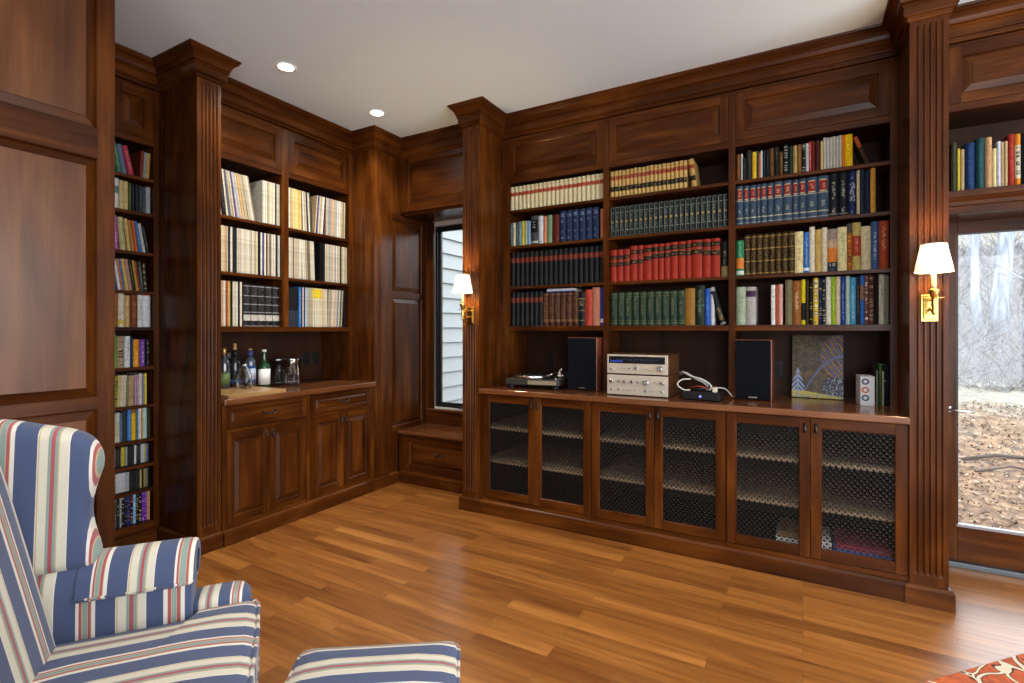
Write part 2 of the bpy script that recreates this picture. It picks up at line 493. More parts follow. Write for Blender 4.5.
# ------------------------------------------------------------------ bookcases
def bookcase(name, label, TX, u0, u1, openings, shelves, zopen0, ztop, zsole, depth, doors, loc, thick=0.021, backz0=None, rail=True, sole_t=0.036, joint_l=None, niche_open=False):
    """openings: [(ua, ub)]; shelves: per bay list of shelf-top heights; zsole: top of the lowest board"""
    T, hx = TX
    root = thing(name, label, 'bookcase', loc)
    mb = MB(T)                                           # face frame
    zb = zopen0
    edges = [u0] + [e for ab in openings for e in ab] + [u1]
    for k in range(0, len(edges), 2):
        inner = niche_open and 0 < k < len(edges) - 2
        mb.box(edges[k], edges[k + 1], -0.022, 0, (zsole - sole_t) if inner else zb, 2.872, W('z'))
    for ua, ub in openings:
        mb.box(ua, ub, -0.022, 0, 2.511, 2.549, W(hx)); mb.box(ua, ub, -0.022, 0, 2.852, 2.872, W(hx))
    mb.build('face_frame', root, recalc=False)
    mb = MB(T)                                           # carcass: back, sides, dividers
    bz = backz0 if backz0 is not None else zb
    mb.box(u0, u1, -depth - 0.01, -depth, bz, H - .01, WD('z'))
    xs = [u0 + .002, *[(a + b) / 2 for a, b in zip([o[1] for o in openings[:-1]], [o[0] for o in openings[1:]])], u1 - .002]
    mb.box(u0 + .001, openings[0][0] - 0.002, -depth, -0.022, zb, H - .01, W('z'))
    mb.box(openings[-1][1] + 0.002, u1 - .001, -depth, -0.022, zb, H - .01, W('z'))
    for a, b in zip(openings[:-1], openings[1:]):
        mb.box(a[1] + .003, b[0] - .003, -depth, -0.022, (zsole - sole_t) if niche_open else zb, H - .01, W('z'))
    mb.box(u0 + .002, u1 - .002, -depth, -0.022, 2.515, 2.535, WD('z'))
    mb.box(u0 + .002, u1 - .002, -.03, 0, 2.866, H - .005, W(hx))
    mb.build('carcass', root, recalc=False)
    for (ua, ub), sh in zip(openings, shelves):
        for z in sh:
            MB(T).box(ua - .002, ub + .002, -depth + .002, -0.006, z - thick, z, W(hx)).build('shelf', root, bevel=.0015)
        if not niche_open: MB(T).box(ua - .002, ub + .002, -depth + .002, -0.001, zsole - sole_t, zsole, W(hx)).build('shelf', root, bevel=.0015)
    if niche_open: MB(T).box(openings[0][0] - .002, openings[-1][1] + .002, -depth + .002, 0.001, zsole - sole_t, zsole, W(hx)).build('shelf', root, bevel=.0015)
    if doors:
        for ua, ub in openings:
            panel_door('cupboard_door', root, T, hx, ua + .002, ub - .002, 2.551, 2.850, 0.0, 0.05, 0.036)
    return root

B_OPEN = [(-2.036, -1.248), (-1.209, -0.412), (-0.373, 0.424)]
BSH = [2.298, 2.015, 1.694]
bookcase('bookcase', 'wide three-bay mahogany bookcase above the long counter on the back wall', TB(YB), -2.085, 0.459, B_OPEN,
         [BSH] * 3, 0.918, H, 1.381, BACK - YB, True, (-0.8, YB, .918))
A_OPEN = [(1.912, 2.490), (2.546, 3.145)]
bookcase('record_shelving', 'two-bay mahogany shelving filled with records above the drinks counter', TA(XA), 1.881, 3.179, A_OPEN,
         [[2.130, 1.747]] * 2, 0.918, H, 1.374, 0.36, True, (XA, 2.5, .918), niche_open=True)
L_OPEN = [(1.476, 1.702)]
LSH = [2.303, 2.085, 1.836, 1.592, 1.367, 1.120, 0.882, 0.668, 0.512, 0.355]
rootL = bookcase('narrow_bookcase', 'tall narrow floor-to-ceiling mahogany bookcase between wall panelling and pilaster', TA(XL), 1.072, 1.733, L_OPEN,
         [LSH], 0.118, H, 0.150, 0.30, True, (XL, 1.5, 0), thick=0.020, sole_t=0.030)
T, hx = TA(XL)
mb = MB(T); mb.box(1.476, 1.702, -.022, 0, .1, .148, W('y')); mb.box(1.072, 1.733, -.3, -.001, 0.0, .118, W('y')); mb.build('base', rootL, recalc=False)
sweep([(XL, 1.08), (XL, 1.71)], [(0, 0.100), (0.010, 0.098), (0.018, 0.091), (0.0215, 0.084), (0.022, 0.0)], lambda a: W(a), 'plinth', rootL)
# shelf over the glass door
R_OPEN = [(0.676, 1.90), (1.94, 3.16)]
TBt, _ = TB(YB)
rootR = thing('door_bookcase', 'mahogany bookshelf bridging over the glass door', 'bookcase', (1.9, YB, 1.966))
mb = MB(TBt)
for a, b in ((.611, .676), (1.90, 1.94), (3.16, 3.59)): mb.box(a, b, -.022, 0, 2.088, 2.872, W('z'))
for a, b in R_OPEN: mb.box(a, b, -.022, 0, 2.511, 2.549, W('x')); mb.box(a, b, -.022, 0, 2.852, 2.872, W('x'))
mb.build('face_frame', rootR, recalc=False)
mb = MB(TBt)
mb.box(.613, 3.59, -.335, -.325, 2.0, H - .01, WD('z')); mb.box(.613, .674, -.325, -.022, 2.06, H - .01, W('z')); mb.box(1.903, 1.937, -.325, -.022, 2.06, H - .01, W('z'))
mb.box(3.163, 3.59, -.325, -.022, 2.06, H - .01, W('z')); mb.box(.613, 3.59, -.325, -.022, 2.515, 2.535, WD('z')); mb.box(.613, 3.59, -.03, 0, 2.866, H - .005, W('x'))
mb.build('carcass', rootR, recalc=False)
MB(TBt).box(.613, 3.59, -.325, .004, 2.054, 2.088, W('x')).build('shelf', rootR, bevel=.002)
sweep([(.613, YB), (3.59, YB)], [(0.0, 2.054), (-.002, 2.053), (.0, 2.046), (-.010, 2.030), (-.014, 2.012), (-.008, 2.004), (-.004, 2.002), (-.004, 1.966), (-.30, 1.966)], lambda a: W(a), 'valance', rootR)
for a, b in R_OPEN: panel_door('cupboard_door', rootR, TBt, 'x', a + .002, b - .002, 2.551, 2.850, 0, .05, .036)

# ------------------------------------------------------------------ base cabinets with grille doors
GRM = plain('blackened_grille', (0.010, 0.0085, 0.0075), 0.5, spec=.3)
def grille(root, T, u0, u1, z0, z1, o):
    DK = GRM
    mb = MB(T)
    px, pz, s, wr = 0.0272, 0.0310, 0.0060, 0.0011
    nx = int((u1 - u0) / px) + 2; nz = int((z1 - z0) / pz) + 2
    def sq(u, z, a):
        if u < u0 or u > u1 or z < z0 or z > z1: return
        mb.add([(u - a, o, z - a), (u + a, o, z - a), (u + a, o, z + a), (u - a, o, z + a),
                (u, o + .0012, z)], [(0, 1, 4), (1, 2, 4), (2, 3, 4), (3, 0, 4)], DK)
    def bar(a, b):
        (x0, y0), (x1, y1) = a, b
        # clip to the opening
        t0, t1 = 0.0, 1.0
        for p, q in ((-(x1 - x0), x0 - u0), (x1 - x0, u1 - x0), (-(y1 - y0), y0 - z0), (y1 - y0, z1 - y0)):
            if p == 0:
                if q < 0: return
            else:
                r = q / p
                if p < 0: t0 = max(t0, r)
                else: t1 = min(t1, r)
        if t0 >= t1: return
        xa, ya, xb, yb = x0 + (x1 - x0) * t0, y0 + (y1 - y0) * t0, x0 + (x1 - x0) * t1, y0 + (y1 - y0) * t1
        d = Vector((xb - xa, yb - ya)).normalized(); nx_, ny_ = -d.y * wr, d.x * wr
        mb.add([(xa - nx_, o, ya - ny_), (xb - nx_, o, yb - ny_), (xb + nx_, o, yb + ny_), (xa + nx_, o, ya + ny_)], [(0, 1, 2, 3)], DK)
        mb.add([(xa - nx_, o - .001, ya - ny_), (xb - nx_, o - .001, yb - ny_), (xb + nx_, o - .001, yb + ny_), (xa + nx_, o - .001, ya + ny_)], [(0, 1, 2, 3)], DK)
    for i in range(nx):
        for j in range(nz):
            u = u0 + i * px; z = z0 + j * pz
            sq(u, z, s); sq(u + px / 2, z + pz / 2, s)
            sq(u + px / 2, z, s * .45); sq(u, z + pz / 2, s * .45)
    L_ = (z1 - z0) + (u1 - u0)
    k = pz / px
    n = int((u1 - u0) / px + (z1 - z0) / pz) + 3
    for i in range(-n, n + 1):
        bar((u0 + i * px, z0), (u0 + i * px + L_ / k, z0 + L_))
        bar((u0 + i * px + L_ / k, z0), (u0 + i * px, z0 + L_))
    o_ = mb.build('grille', root, recalc=False)
    return kid('dark metal decorative grille', o_)

TBb, _ = TB(3.187)
UNITS = [(-2.085, -1.212, (-2.054, -1.630, -1.216), 'leftmost'), (-1.211, -0.388, (-1.207, -0.801, -0.392), 'middle'), (-0.387, 0.459, (-0.383, 0.035, 0.4555), 'rightmost')]
where = {'leftmost': 'beside the sconce pilaster and below turntable', 'middle': 'below the silver receiver', 'rightmost': 'below the painting, nearest the glass door'}
ctop = [0.0]
INT = plain('shaded_cabinet_interior', (0.012, 0.007, 0.005), .8, spec=.1); INT2 = INT  # near-black colour carries the shade inside the cabinets
for u0, u1, (d0, dm, d1), w in UNITS:
    root = thing('base_cabinet', '%s grille-door mahogany base cabinet, %s' % (w, where[w]), 'cabinet', ((u0 + u1) / 2, 3.187, 0), 'grille-door base cabinets along the back wall')
    mb = MB(TBb)
    D = BACK - 3.187
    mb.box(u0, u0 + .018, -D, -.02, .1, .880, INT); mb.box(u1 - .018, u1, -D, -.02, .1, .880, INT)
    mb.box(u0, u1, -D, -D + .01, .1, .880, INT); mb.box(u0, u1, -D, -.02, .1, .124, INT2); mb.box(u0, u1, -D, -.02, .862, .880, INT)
    mb.box(u0 + .018, u1 - .018, -D, -.10, .0, .1, WD('z'))
    mb.box(u0, d0 - .002, -.02, 0, .1, .880, W('z')); mb.box(d1 + .0015, u1, -.02, 0, .1, .880, W('z'))
    mb.box(d0, d1, -.02, 0, .1, .1225, W('x')); mb.box(d0, d1, -.02, 0, .8775, .880, W('x'))
    mb.build('carcass', root, recalc=False)
    for z in (.392, .640):
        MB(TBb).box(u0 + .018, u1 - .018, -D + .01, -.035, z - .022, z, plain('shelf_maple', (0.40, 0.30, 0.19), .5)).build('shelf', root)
    for a, b, hs in ((d0, dm, -1), (dm, d1, 1)):
        a2, b2 = a + .0015, b - .0015
        dr = MB(TBb); fr = .048
        frame(dr, a2, b2, .125, .876, -.02, 0.0, 'x', fr, fr, .054, .052)
        # small bead round the opening
        for q in ((a2 + fr, a2 + fr + .004, .179, .824), (b2 - fr - .004, b2 - fr, .179, .824)): dr.box(q[0], q[1], -.014, -.003, q[2], q[3], W('z'))
        for q in ((.179, .183), (.820, .824)): dr.box(a2 + fr, b2 - fr, -.014, -.003, q[0], q[1], W('x'))
        do = dr.build('door', root, bevel=.0012, seg=1, recalc=False)
        grille(do, TBb, a2 + fr, b2 - fr, .179, .824, -.010).location = (0, 0, 0)
        uu = b2 - .024 if hs < 0 else a2 + .024
        drop_pull(do, TBb, uu, .838, 0.0)
# children of the doors were built against the cabinet's origin
for o in list(COL.objects):
    if o.parent is not None and o.parent.type == 'MESH' and o.parent.parent is not None and o.parent.parent.type == 'EMPTY' and o.parent.name.startswith('door') and o.name.startswith(('grille', 'handle')):
        for v in o.data.vertices: v.co -= Vector(o.parent.parent.location)
struct(sweep([(-2.085, 3.187), (0.459, 3.187)], [(-.10, .1), (0, 0.100), (0.010, 0.098), (0.018, 0.091), (0.0215, 0.084), (0.022, 0.0), (-.1, 0)], lambda a: W(a), 'baseboard_back'))
MBc = MB().box(-2.084, 0.459, 3.165, BACK, .882, .918, WT('x'))
tag(MBc.build('countertop', bevel=.005, seg=3), 'long polished mahogany countertop under the stereo gear and painting', 'countertop')

# ------------------------------------------------------------------ drinks cabinets (left wall)
TAb, _ = TA(-3.142)
for u0, u1, a, m_, b, lab in ((1.881, 2.529, 1.912, 2.207, 2.500, 'mahogany drinks cabinet with one drawer and two doors, beside the left pilaster'),
                              (2.530, 3.179, 2.562, 2.848, 3.132, 'mahogany drinks cabinet with one drawer and two doors, nearest the window nook')):
    root = thing('drinks_cabinet', lab, 'cabinet', (-3.142, (u0 + u1) / 2, 0), 'drawer cabinets below the record shelves')
    mb = MB(TAb); D = .60
    mb.box(u0, u0 + .018, -D, -.02, .1, .877, W('z')); mb.box(u1 - .018, u1, -D, -.02, .1, .877, W('z')); mb.box(u0, u1, -D, -D + .01, 0, .877, WD('z'))
    mb.box(u0, u1, -D, -.02, .1, .118, W('y')); mb.box(u0, a - .002, -.02, 0, .1, .877, W('z')); mb.box(b + .002, u1, -.02, 0, .1, .877, W('z'))
    mb.box(a, b, -.02, 0, .1, .1225, W('y')); mb.box(a, b, -.02, 0, .866, .877, W('y')); mb.box(a, b, -.02, 0, .702, .722, W('y'))
    mb.box(u0 + .02, u1 - .02, -D + .01, -.03, .705, .715, WD('z'))
    mb.build('carcass', root, recalc=False)
    dd = panel_door('drawer', root, TAb, 'y', a, b, .7245, .8635, 0, .026, .014)
    h = bail_pull(dd, TAb, (a + b) / 2, .800, 0)
    for v in h.data.vertices: v.co -= Vector(root.location)
    for p, q, s in ((a, m_, -1), (m_, b, 1)):
        d = panel_door('door', root, TAb, 'y', p + .0012, q - .0012, .125, .700, 0, .044, .026)
        h = drop_pull(d, TAb, (q - .022) if s < 0 else (p + .022), .662, 0)
        for v in h.data.vertices: v.co -= Vector(root.location)
struct(sweep([(-3.142, 1.881), (-3.142, 3.179)], [(-.10, .1), (0, 0.100), (0.010, 0.098), (0.018, 0.091), (0.0215, 0.084), (0.022, 0.0), (-.1, 0)], lambda a: W(a), 'baseboard_left'))
tag(MB().box(-3.755, -3.120, 1.8815, 3.1785, .879, .915, WT('y')).build('bar_counter', bevel=.005, seg=3), 'polished mahogany counter carrying the bottles below the record shelves', 'countertop')

# ------------------------------------------------------------------ window nook
NF = 3.50
TN, _ = TB(NF)
mb = MB(TN)
frame(mb, -3.139, -2.237, 2.40, 2.875, -.022, 0, 'x', .095, .095, .062, .045)
raised_panel(mb, -3.139 + .095, -2.237 - .095, 2.462, 2.83, 0, 'x', .03)
mb.box(-3.139, -2.237, -.35, -.022, 2.375, 2.40, W('x')); mb.box(-3.139, -2.237, -.03, -.001, 2.866, H - .005, W('x'))
mb.box(-3.139, -2.237, -.03, -.024, 2.40, 2.9, WD('z'))
tag(mb.build('window_valance', recalc=False), 'raised-panel mahogany valance bridging the top of the window nook', 'panelling')
# panelled reveal on the left of the nook
TR, _ = TA(-3.14)
mb = MB(TR)
frame(mb, 3.346, 3.860, .40, 2.378, -.02, 0, 'y', .050, .065, .100, .040)
mb.box(3.396, 3.795, -.02, 0, 1.635, 1.690, W('y'))
raised_panel(mb, 3.396, 3.795, .500, 1.635, 0, 'y', .032)
raised_panel(mb, 3.396, 3.795, 1.690, 2.338, 0, 'y', .032)
mb.box(3.346, 3.860, -.03, -.021, .0, 2.40, WD('z')); mb.box(3.346, NF, -.03, 0, 2.378, H - .005, W('z'))
mb.box(3.346, 3.46, -.02, 0, 0, .40, W('z'))
tag(mb.build('reveal_panelling', recalc=False), 'two raised mahogany panels lining the left side of the window nook', 'panelling')
sweep([(-3.14, 3.346), (-3.14, 3.458)], [(0, 0.100), (0.010, 0.098), (0.018, 0.091), (0.0215, 0.084), (0.022, 0.0)], lambda a: W(a), 'baseboard_nook')['kind'] = 'structure'
# window seat
root = thing('nook_bench', 'low mahogany bench with one drawer below the nook window', 'bench', (-2.69, 3.48, 0))
TS, _ = TB(3.482)
mb = MB(TS)
mb.box(-3.139, -3.060, -.02, 0, .095, .430, W('z')); mb.box(-2.300, -2.237, -.02, 0, .095, .430, W('z'))
mb.box(-3.060, -2.300, -.02, 0, .095, .125, W('x')); mb.box(-3.060, -2.300, -.02, 0, .402, .430, W('x'))
mb.box(-3.139, -2.237, -.375, -.365, 0, .43, WD('z')); mb.box(-3.139, -3.12, -.37, -.02, 0, .43, WD('z')); mb.box(-2.256, -2.237, -.37, -.02, 0, .43, WD('z'))
mb.build('carcass', root, recalc=False)
d = panel_door('drawer', root, TS, 'x', -3.058, -2.302, .128, .400, 0, .040, .022)
h = bail_pull(d, TS, -2.680, .285, 0)
for v in h.data.vertices: v.co -= Vector(root.location)
MB(TS).box(-3.139, -2.237, -.375, .020, .430, .456, WT('x')).build('bench_top', root, bevel=.006, seg=3)
sweep([(-3.118, 3.482), (-2.237, 3.482)], [(0, 0.100), (0.010, 0.098), (0.018, 0.091), (0.0215, 0.084), (0.022, 0.0)], lambda a: W(a), 'plinth', root)
# board between seat and sill, casing, window
BLK = plain('black_window_metal', (0.012, 0.012, 0.013), .35)
mb = MB()
mb.box(-3.139, -2.237, 3.858, 3.878, .456, .600, W('x')); mb.box(-3.139, -2.237, 3.845, 3.90, .586, .606, WT('x'))
mb.box(-3.139, -3.052, 3.862, 3.879, .606, 2.375, W('z')); mb.box(-3.100, -3.086, 3.850, 3.863, .606, 2.375, W('z'))
mb.box(-2.325, -2.237, 3.862, 3.879, .606, 2.375, W('z'))
struct(mb.build('trim_2', bevel=.002, recalc=False), 'mahogany sill and casing around the nook window')
GL = bpy.data.materials.new('window_glass')
nt, N, L, b = nodes_of(GL)
tr = N.new('ShaderNodeBsdfTransparent'); gl = N.new('ShaderNodeBsdfGlossy'); gl.inputs['Roughness'].default_value = .02
fr_ = N.new('ShaderNodeFresnel'); fr_.inputs[0].default_value = 1.35
mxs = N.new('ShaderNodeMixShader')
L.new(fr_.outputs[0], mxs.inputs[0]); L.new(tr.outputs[0], mxs.inputs[1]); L.new(gl.outputs[0], mxs.inputs[2]); L.new(mxs.outputs[0], N['Material Output'].inputs[0])
def fixed_window(name, X0, X1, Z0, Z1, Yf, fw, label):
    mb = MB()
    for a, b, c, d in ((X0, X0 + fw, Z0, Z1), (X1 - fw, X1, Z0, Z1), (X0 + fw, X1 - fw, Z0, Z0 + fw), (X0 + fw, X1 - fw, Z1 - fw, Z1)):
        mb.box(a, b, Yf, Yf + .08, c, d, BLK)
    for a, b, c, d in ((X0 + fw, X0 + fw + .018, Z0 + fw, Z1 - fw), (X1 - fw - .018, X1 - fw, Z0 + fw, Z1 - fw), (X0 + fw, X1 - fw, Z0 + fw, Z0 + fw + .018), (X0 + fw, X1 - fw, Z1 - fw - .018, Z1 - fw)):
        mb.box(a, b, Yf + .03, Yf + .06, c, d, BLK)
    w = struct(mb.build(name, bevel=.002, recalc=False), label)
    g = MB().box(X0 + fw, X1 - fw, Yf + .044, Yf + .048, Z0 + fw, Z1 - fw, GL).build('glass')
    g.parent = w
    return w
w1 = fixed_window('window_1', NX0 + .003, NX1 - .003, NZ0, NZ1 - .003, 3.90, .022, 'black framed casement window in the nook')
mb = MB(); mb.box(-2.80, -2.74, 3.880, 3.899, .625, .640, BLK); mb.box(-2.775, -2.68, 3.868, 3.882, .632, .642, BLK)
cr = mb.build('crank_handle'); cr.parent = w1

# ------------------------------------------------------------------ glass door on the right
def glass_door(name, X0, X1, label, hnd=None):
    mb = MB(); Y0 = 3.815
    sw = .105
    mb.box(X0, X0 + sw, Y0, Y0 + .045, .03, 1.995, W('z')); mb.box(X1 - sw, X1, Y0, Y0 + .045, .03, 1.995, W('z'))
    mb.box(X0 + sw, X1 - sw, Y0, Y0 + .045, .03, .222, W('x')); mb.box(X0 + sw, X1 - sw, Y0, Y0 + .045, 1.905, 1.995, W('x'))
    d = struct(mb.build(name, bevel=.003, recalc=False), label)
    al = plain('grey_gasket', (0.35, 0.37, 0.4), .3, .6)
    m2 = MB()
    for a, b, c, e in ((X0 + sw, X1 - sw, .222, .236), (X0 + sw, X1 - sw, 1.897, 1.905), (X0 + sw, X0 + sw + .007, .236, 1.897), (X1 - sw - .007, X1 - sw, .236, 1.897)):
        m2.box(a, b, Y0 + .006, Y0 + .038, c, e, al if c < .23 else BLK)
    m2.build('glazing_bead').parent = d
    MB().box(X0 + sw, X1 - sw, Y0 + .02, Y0 + .024, .23, 1.90, GL).build('glass').parent = d
    return d
dr1 = glass_door('door_1', .664, 1.66, 'mahogany framed glass door right of the sconce pilaster')
glass_door('door_2', 1.662, 2.58, 'second glass door leaf beyond the frame')
glass_door('door_3', 2.582, 3.49, 'third glass door leaf beyond the frame')
mb = MB(); mb.box(.718, .742, 3.806, 3.815, .880, .910, BRASS); nick = plain('satin_nickel', (.6, .6, .6), .3, 1)
mb.mats[0] = nick
mb.tube([(.725, 3.815, .895), (.725, 3.765, .895), (.76, 3.757, .893), (.83, 3.757, .890)], .0075, nick)
mb.build('door_handle').parent = dr1
struct(MB().box(.613, 3.59, 3.775, 3.90, 0.0, .030, plain('threshold_metal', (.13, .15, .17), .35, .8)).build('trim_3', bevel=.004), 'dark metal threshold under the glass doors')
mb = MB(); mb.box(.6115, .664, 3.80, 3.879, .03, 2.0, W('z')); mb.box(.6115, 3.59, 3.80, 3.879, 1.997, 2.06, W('x')); mb.box(3.49, 3.59, 3.80, 3.879, .03, 1.997, W('z'))
struct(mb.build('trim_4', recalc=False), 'mahogany jamb around the glass doors')

# ------------------------------------------------------------------ panelled wall at the left edge
TP, _ = TA(-2.57)
PLUM = W
mb = MB(TP)
yE = 1.07; y0p = -1.6
rails = [(0.10, 0.20), (1.020, 1.069), (2.070, 2.192), (2.80, 2.872)]
fw = .060
stl = [(yE - fw, yE), (yE - fw - .86 - fw, yE - fw - .86), (y0p, y0p + fw)]
for a, b in stl: mb.box(a, b, -.02, 0, .1, 2.872, W('z'))
cols_ = [(stl[1][1], stl[0][0]), (stl[2][1], stl[1][0])]
for a, b in cols_:
    for z0, z1 in rails: mb.box(a, b, -.02, 0, z0, z1, W('y'))
    for (za, zb) in zip([r[1] for r in rails[:-1]], [r[0] for r in rails[1:]]):
        raised_panel(mb, a, b, za, zb, 0, 'y', .038, lip=.003, inset=.016, mat_f=wood('figured_mahogany', 'z', (0.050, 0.016, 0.0045), (0.105, 0.036, 0.010), (0.20, 0.080, 0.024), rough=.28, spec=.4, coat=0, sc=.7))
mb.box(y0p, yE, -.05, -.0, 2.866, H - .004, W('y'))
mb.box(y0p, yE, -.05, -.021, .0, 2.87, WD('z')); mb.box(yE - .02, yE, -1.5, -.022, 0, H - .004, W('z')); mb.box(y0p, yE, -1.5, -1.4, 0, H - .004, WD('z'))
po = mb.build('wall_panelling', recalc=False)
tag(po, 'large raised-panel mahogany wall panelling at the left edge, behind the striped armchair', 'panelling')
struct(sweep([(-2.57, y0p), (-2.57, yE - .001)], [(0, 0.100), (0.010, 0.098), (0.018, 0.091), (0.0215, 0.084), (0.022, 0.0)], lambda a: W(a), 'baseboard_panel'))
struct(sweep([(-2.57, y0p), (-2.57, yE)], CROWN, lambda a: W(a), 'trim_5'))
struct(MB().box(-4.1, -2.57, -1.75, y0p - .001, 0, H, WALLP).build('wall_side'))
# ------------------------------------------------------------------ ceiling downlights
LAMPG = plain('lit_lamp_glass', (1, 1, 1), .4, emit=(1.0, 0.95, 0.88), es=9.0)
WHT = plain('white_enamel', (.8, .8, .8), .4)
DL = [((-2.876, 2.135), 'recessed ceiling downlight nearer the fluted pilaster with record shelves'), ((-2.872, 2.935), 'recessed ceiling downlight nearer the window nook corner')]
for x, y, w_ in ((-1.35, 1.95, 'floor before the left bay of the bookcase'), (0.0, 1.95, 'floor before the middle bay of the bookcase'), (1.5, 2.1, 'floor inside the glass door'), (-1.3, 0.3, 'striped armchair'), (0.4, 0.3, 'place the picture is taken from'), (2.2, 0.3, 'middle of the right wall windows'),
                 (-1.3, -1.7, 'left end of the rear windows'), (0.4, -1.7, 'middle of the rear windows'), (2.2, -1.7, 'right end of the rear windows')):
    DL.append(((x, y), 'added ceiling downlight, outside the picture, over the ' + w_))  # unseen downlights added to brighten the interior
for i, ((x, y), lab) in enumerate(DL):
    t = thing('ceiling_downlight', lab, 'ceiling light', (x, y, H), 'recessed downlights')
    mb = MB(); n = 32
    prof = [(.064, H - .0005), (.064, H - .004), (.060, H - .006), (.050, H - .004), (.046, H - .0012)]
    mb.rings([[(x + r * math.cos(2 * PI * k / n), y + r * math.sin(2 * PI * k / n), z) for k in range(n)] for r, z in prof], WHT, True, cap=False)
    mb.build('trim_ring', t)
    mb = MB(); mb.lathe(x, y, [(.0465, H - .0012), (.045, H - .0022), (.02, H - .003), (.001, H - .0032)], LAMPG, 28); mb.build('lens', t)
    l = bpy.data.lights.new('downlight_beam', 'SPOT'); l.energy = DOWNLIGHT_W * (1.7 if i < 2 else 1.0)
    l.spot_size = R(140); l.spot_blend = 1.0; l.shadow_soft_size = .045; l.color = (1, .92, .82)
    o = bpy.data.objects.new('downlight_beam', l); COL.objects.link(o); o.parent = t; o.location = (0, 0, -.012)

# ------------------------------------------------------------------ sconces
SHADE = bpy.data.materials.new('pleated_shade')
nt, N, L, b = nodes_of(SHADE)
b.inputs['Base Color'].default_value = (.95, .90, .80, 1); b.inputs['Roughness'].default_value = .8
b.inputs['Emission Color'].default_value = (1.0, .86, .62, 1); b.inputs['Emission Strength'].default_value = 0.20
trl = N.new('ShaderNodeBsdfTranslucent'); trl.inputs['Color'].default_value = (1, .92, .78, 1)
mxs = N.new('ShaderNodeMixShader'); mxs.inputs[0].default_value = .022
L.new(b.outputs[0], mxs.inputs[1]); L.new(trl.outputs[0], mxs.inputs[2]); L.new(mxs.outputs[0], N['Material Output'].inputs[0])
CANDLE = plain('cream_candle_sleeve', (.82, .66, .36), .5)
def sconce(xc, yf, lab):
    t = thing('wall_sconce', lab, 'wall lamp', (xc, yf, 1.386), 'brass sconces on the fluted pilasters')
    mb = MB()
    mb.box(xc - .034, xc + .034, yf - .010, yf - .0005, 1.390, 1.522, BRASS); mb.box(xc - .024, xc + .024, yf - .016, yf - .010, 1.402, 1.510, BRASS)
    mb.build('backplate', t, bevel=.003)
    mb = MB(); ys = yf - .105
    mb.tube([(xc, yf - .014, 1.455), (xc, yf - .04, 1.445), (xc, yf - .07, 1.44), (xc, ys, 1.452), (xc, ys, 1.475)], [.006, .0055, .0055, .006, .007], BRASS, 10)
    mb.tube([(xc + .002, yf - .014, 1.49), (xc + .004, yf - .05, 1.497), (xc + .006, ys, 1.492)], .004, BRASS, 8)
    mb.lathe(xc, ys, [(.002, 1.42), (.008, 1.426), (.010, 1.434), (.006, 1.442), (.007, 1.45), (.011, 1.47), (.009, 1.484), (.009, 1.50), (.014, 1.508), (.021, 1.530), (.0225, 1.540), (.020, 1.543), (.012, 1.545), (.002, 1.546)], BRASS, 20)
    mb.tube([(xc - .034, ys, 1.498), (xc + .04, ys, 1.503)], .0028, BRASS, 8)
    mb.build('arm', t)
    MB().lathe(xc, ys, [(.0098, 1.544), (.0102, 1.56), (.0102, 1.618), (.0085, 1.622), (.001, 1.623)], CANDLE, 18).build('candle_sleeve', t)
    MB().lathe(xc, ys, [(.006, 1.622), (.010, 1.635), (.013, 1.655), (.009, 1.675), (.001, 1.69)], plain('lit_bulb', (1, 1, 1), .3, emit=(1, .8, .5), es=6), 14).build('bulb', t)
    mb = MB(); n = 96
    def rg(r, z, a): return [(xc + (r + a * (k % 2)) * math.cos(2 * PI * k / n), ys + (r + a * (k % 2)) * math.sin(2 * PI * k / n), z) for k in range(n)]
    mb.rings([rg(.0715, 1.624, .0018), rg(.067, 1.655, .0018), rg(.0575, 1.70, .0016), rg(.0485, 1.752, .0014)], SHADE, True, cap=False)
    so = mb.build('lamp_shade', t)
    n = 48; tm = plain('shade_trim', (.7, .6, .45), .8)
    for r, z, hh in ((.0735, 1.622, .005), (.0500, 1.7505, .004)):
        mb = MB(); mb.rings([[(xc + r * math.cos(2 * PI * k / n), ys + r * math.sin(2 * PI * k / n), z) for k in range(n)], [(xc + (r - .0006) * math.cos(2 * PI * k / n), ys + (r - .0006) * math.sin(2 * PI * k / n), z + hh) for k in range(n)]], tm, True, cap=False)
        mb.build('shade_trim', t)
    l = bpy.data.lights.new('sconce_bulb', 'POINT'); l.energy = SCONCE_W; l.color = (1, .72, .38); l.shadow_soft_size = .02
    o = bpy.data.objects.new('sconce_bulb', l); COL.objects.link(o); o.parent = t; o.location = (0, -.105, 1.692 - 1.386)
sconce(-2.1615, 3.180, 'small brass sconce with lit white shade on the pilaster beside the nook window')
sconce(0.5355, 3.180, 'brass sconce with lit pleated shade on the pilaster beside the glass door')

# ------------------------------------------------------------------ books and records
ORD = ['', 'first', 'second', 'third', 'fourth', 'fifth', 'sixth', 'seventh', 'eighth', 'ninth', 'tenth', 'eleventh', 'twelfth', 'thirteenth', 'fourteenth', 'fifteenth',
       'sixteenth', 'seventeenth', 'eighteenth', 'nineteenth', 'twentieth']
def ordw(n):
    if n <= 20: return ORD[n]
    t = ['', '', 'twenty', 'thirty', 'forty', 'fifty'][n // 10]
    return (t + '-' + ORD[n % 10]) if n % 10 else {2: 'twentieth', 3: 'thirtieth', 4: 'fortieth', 5: 'fiftieth'}[n // 10]
def srgb(h):
    if isinstance(h, tuple): return h
    h = h.lstrip('#')
    def f(c): return c / 12.92 if c <= .04045 else ((c + .055) / 1.055) ** 2.4
    return tuple(f(int(h[i:i + 2], 16) / 255) for i in (0, 2, 4))
PAGES = srgb('cfc2a0')
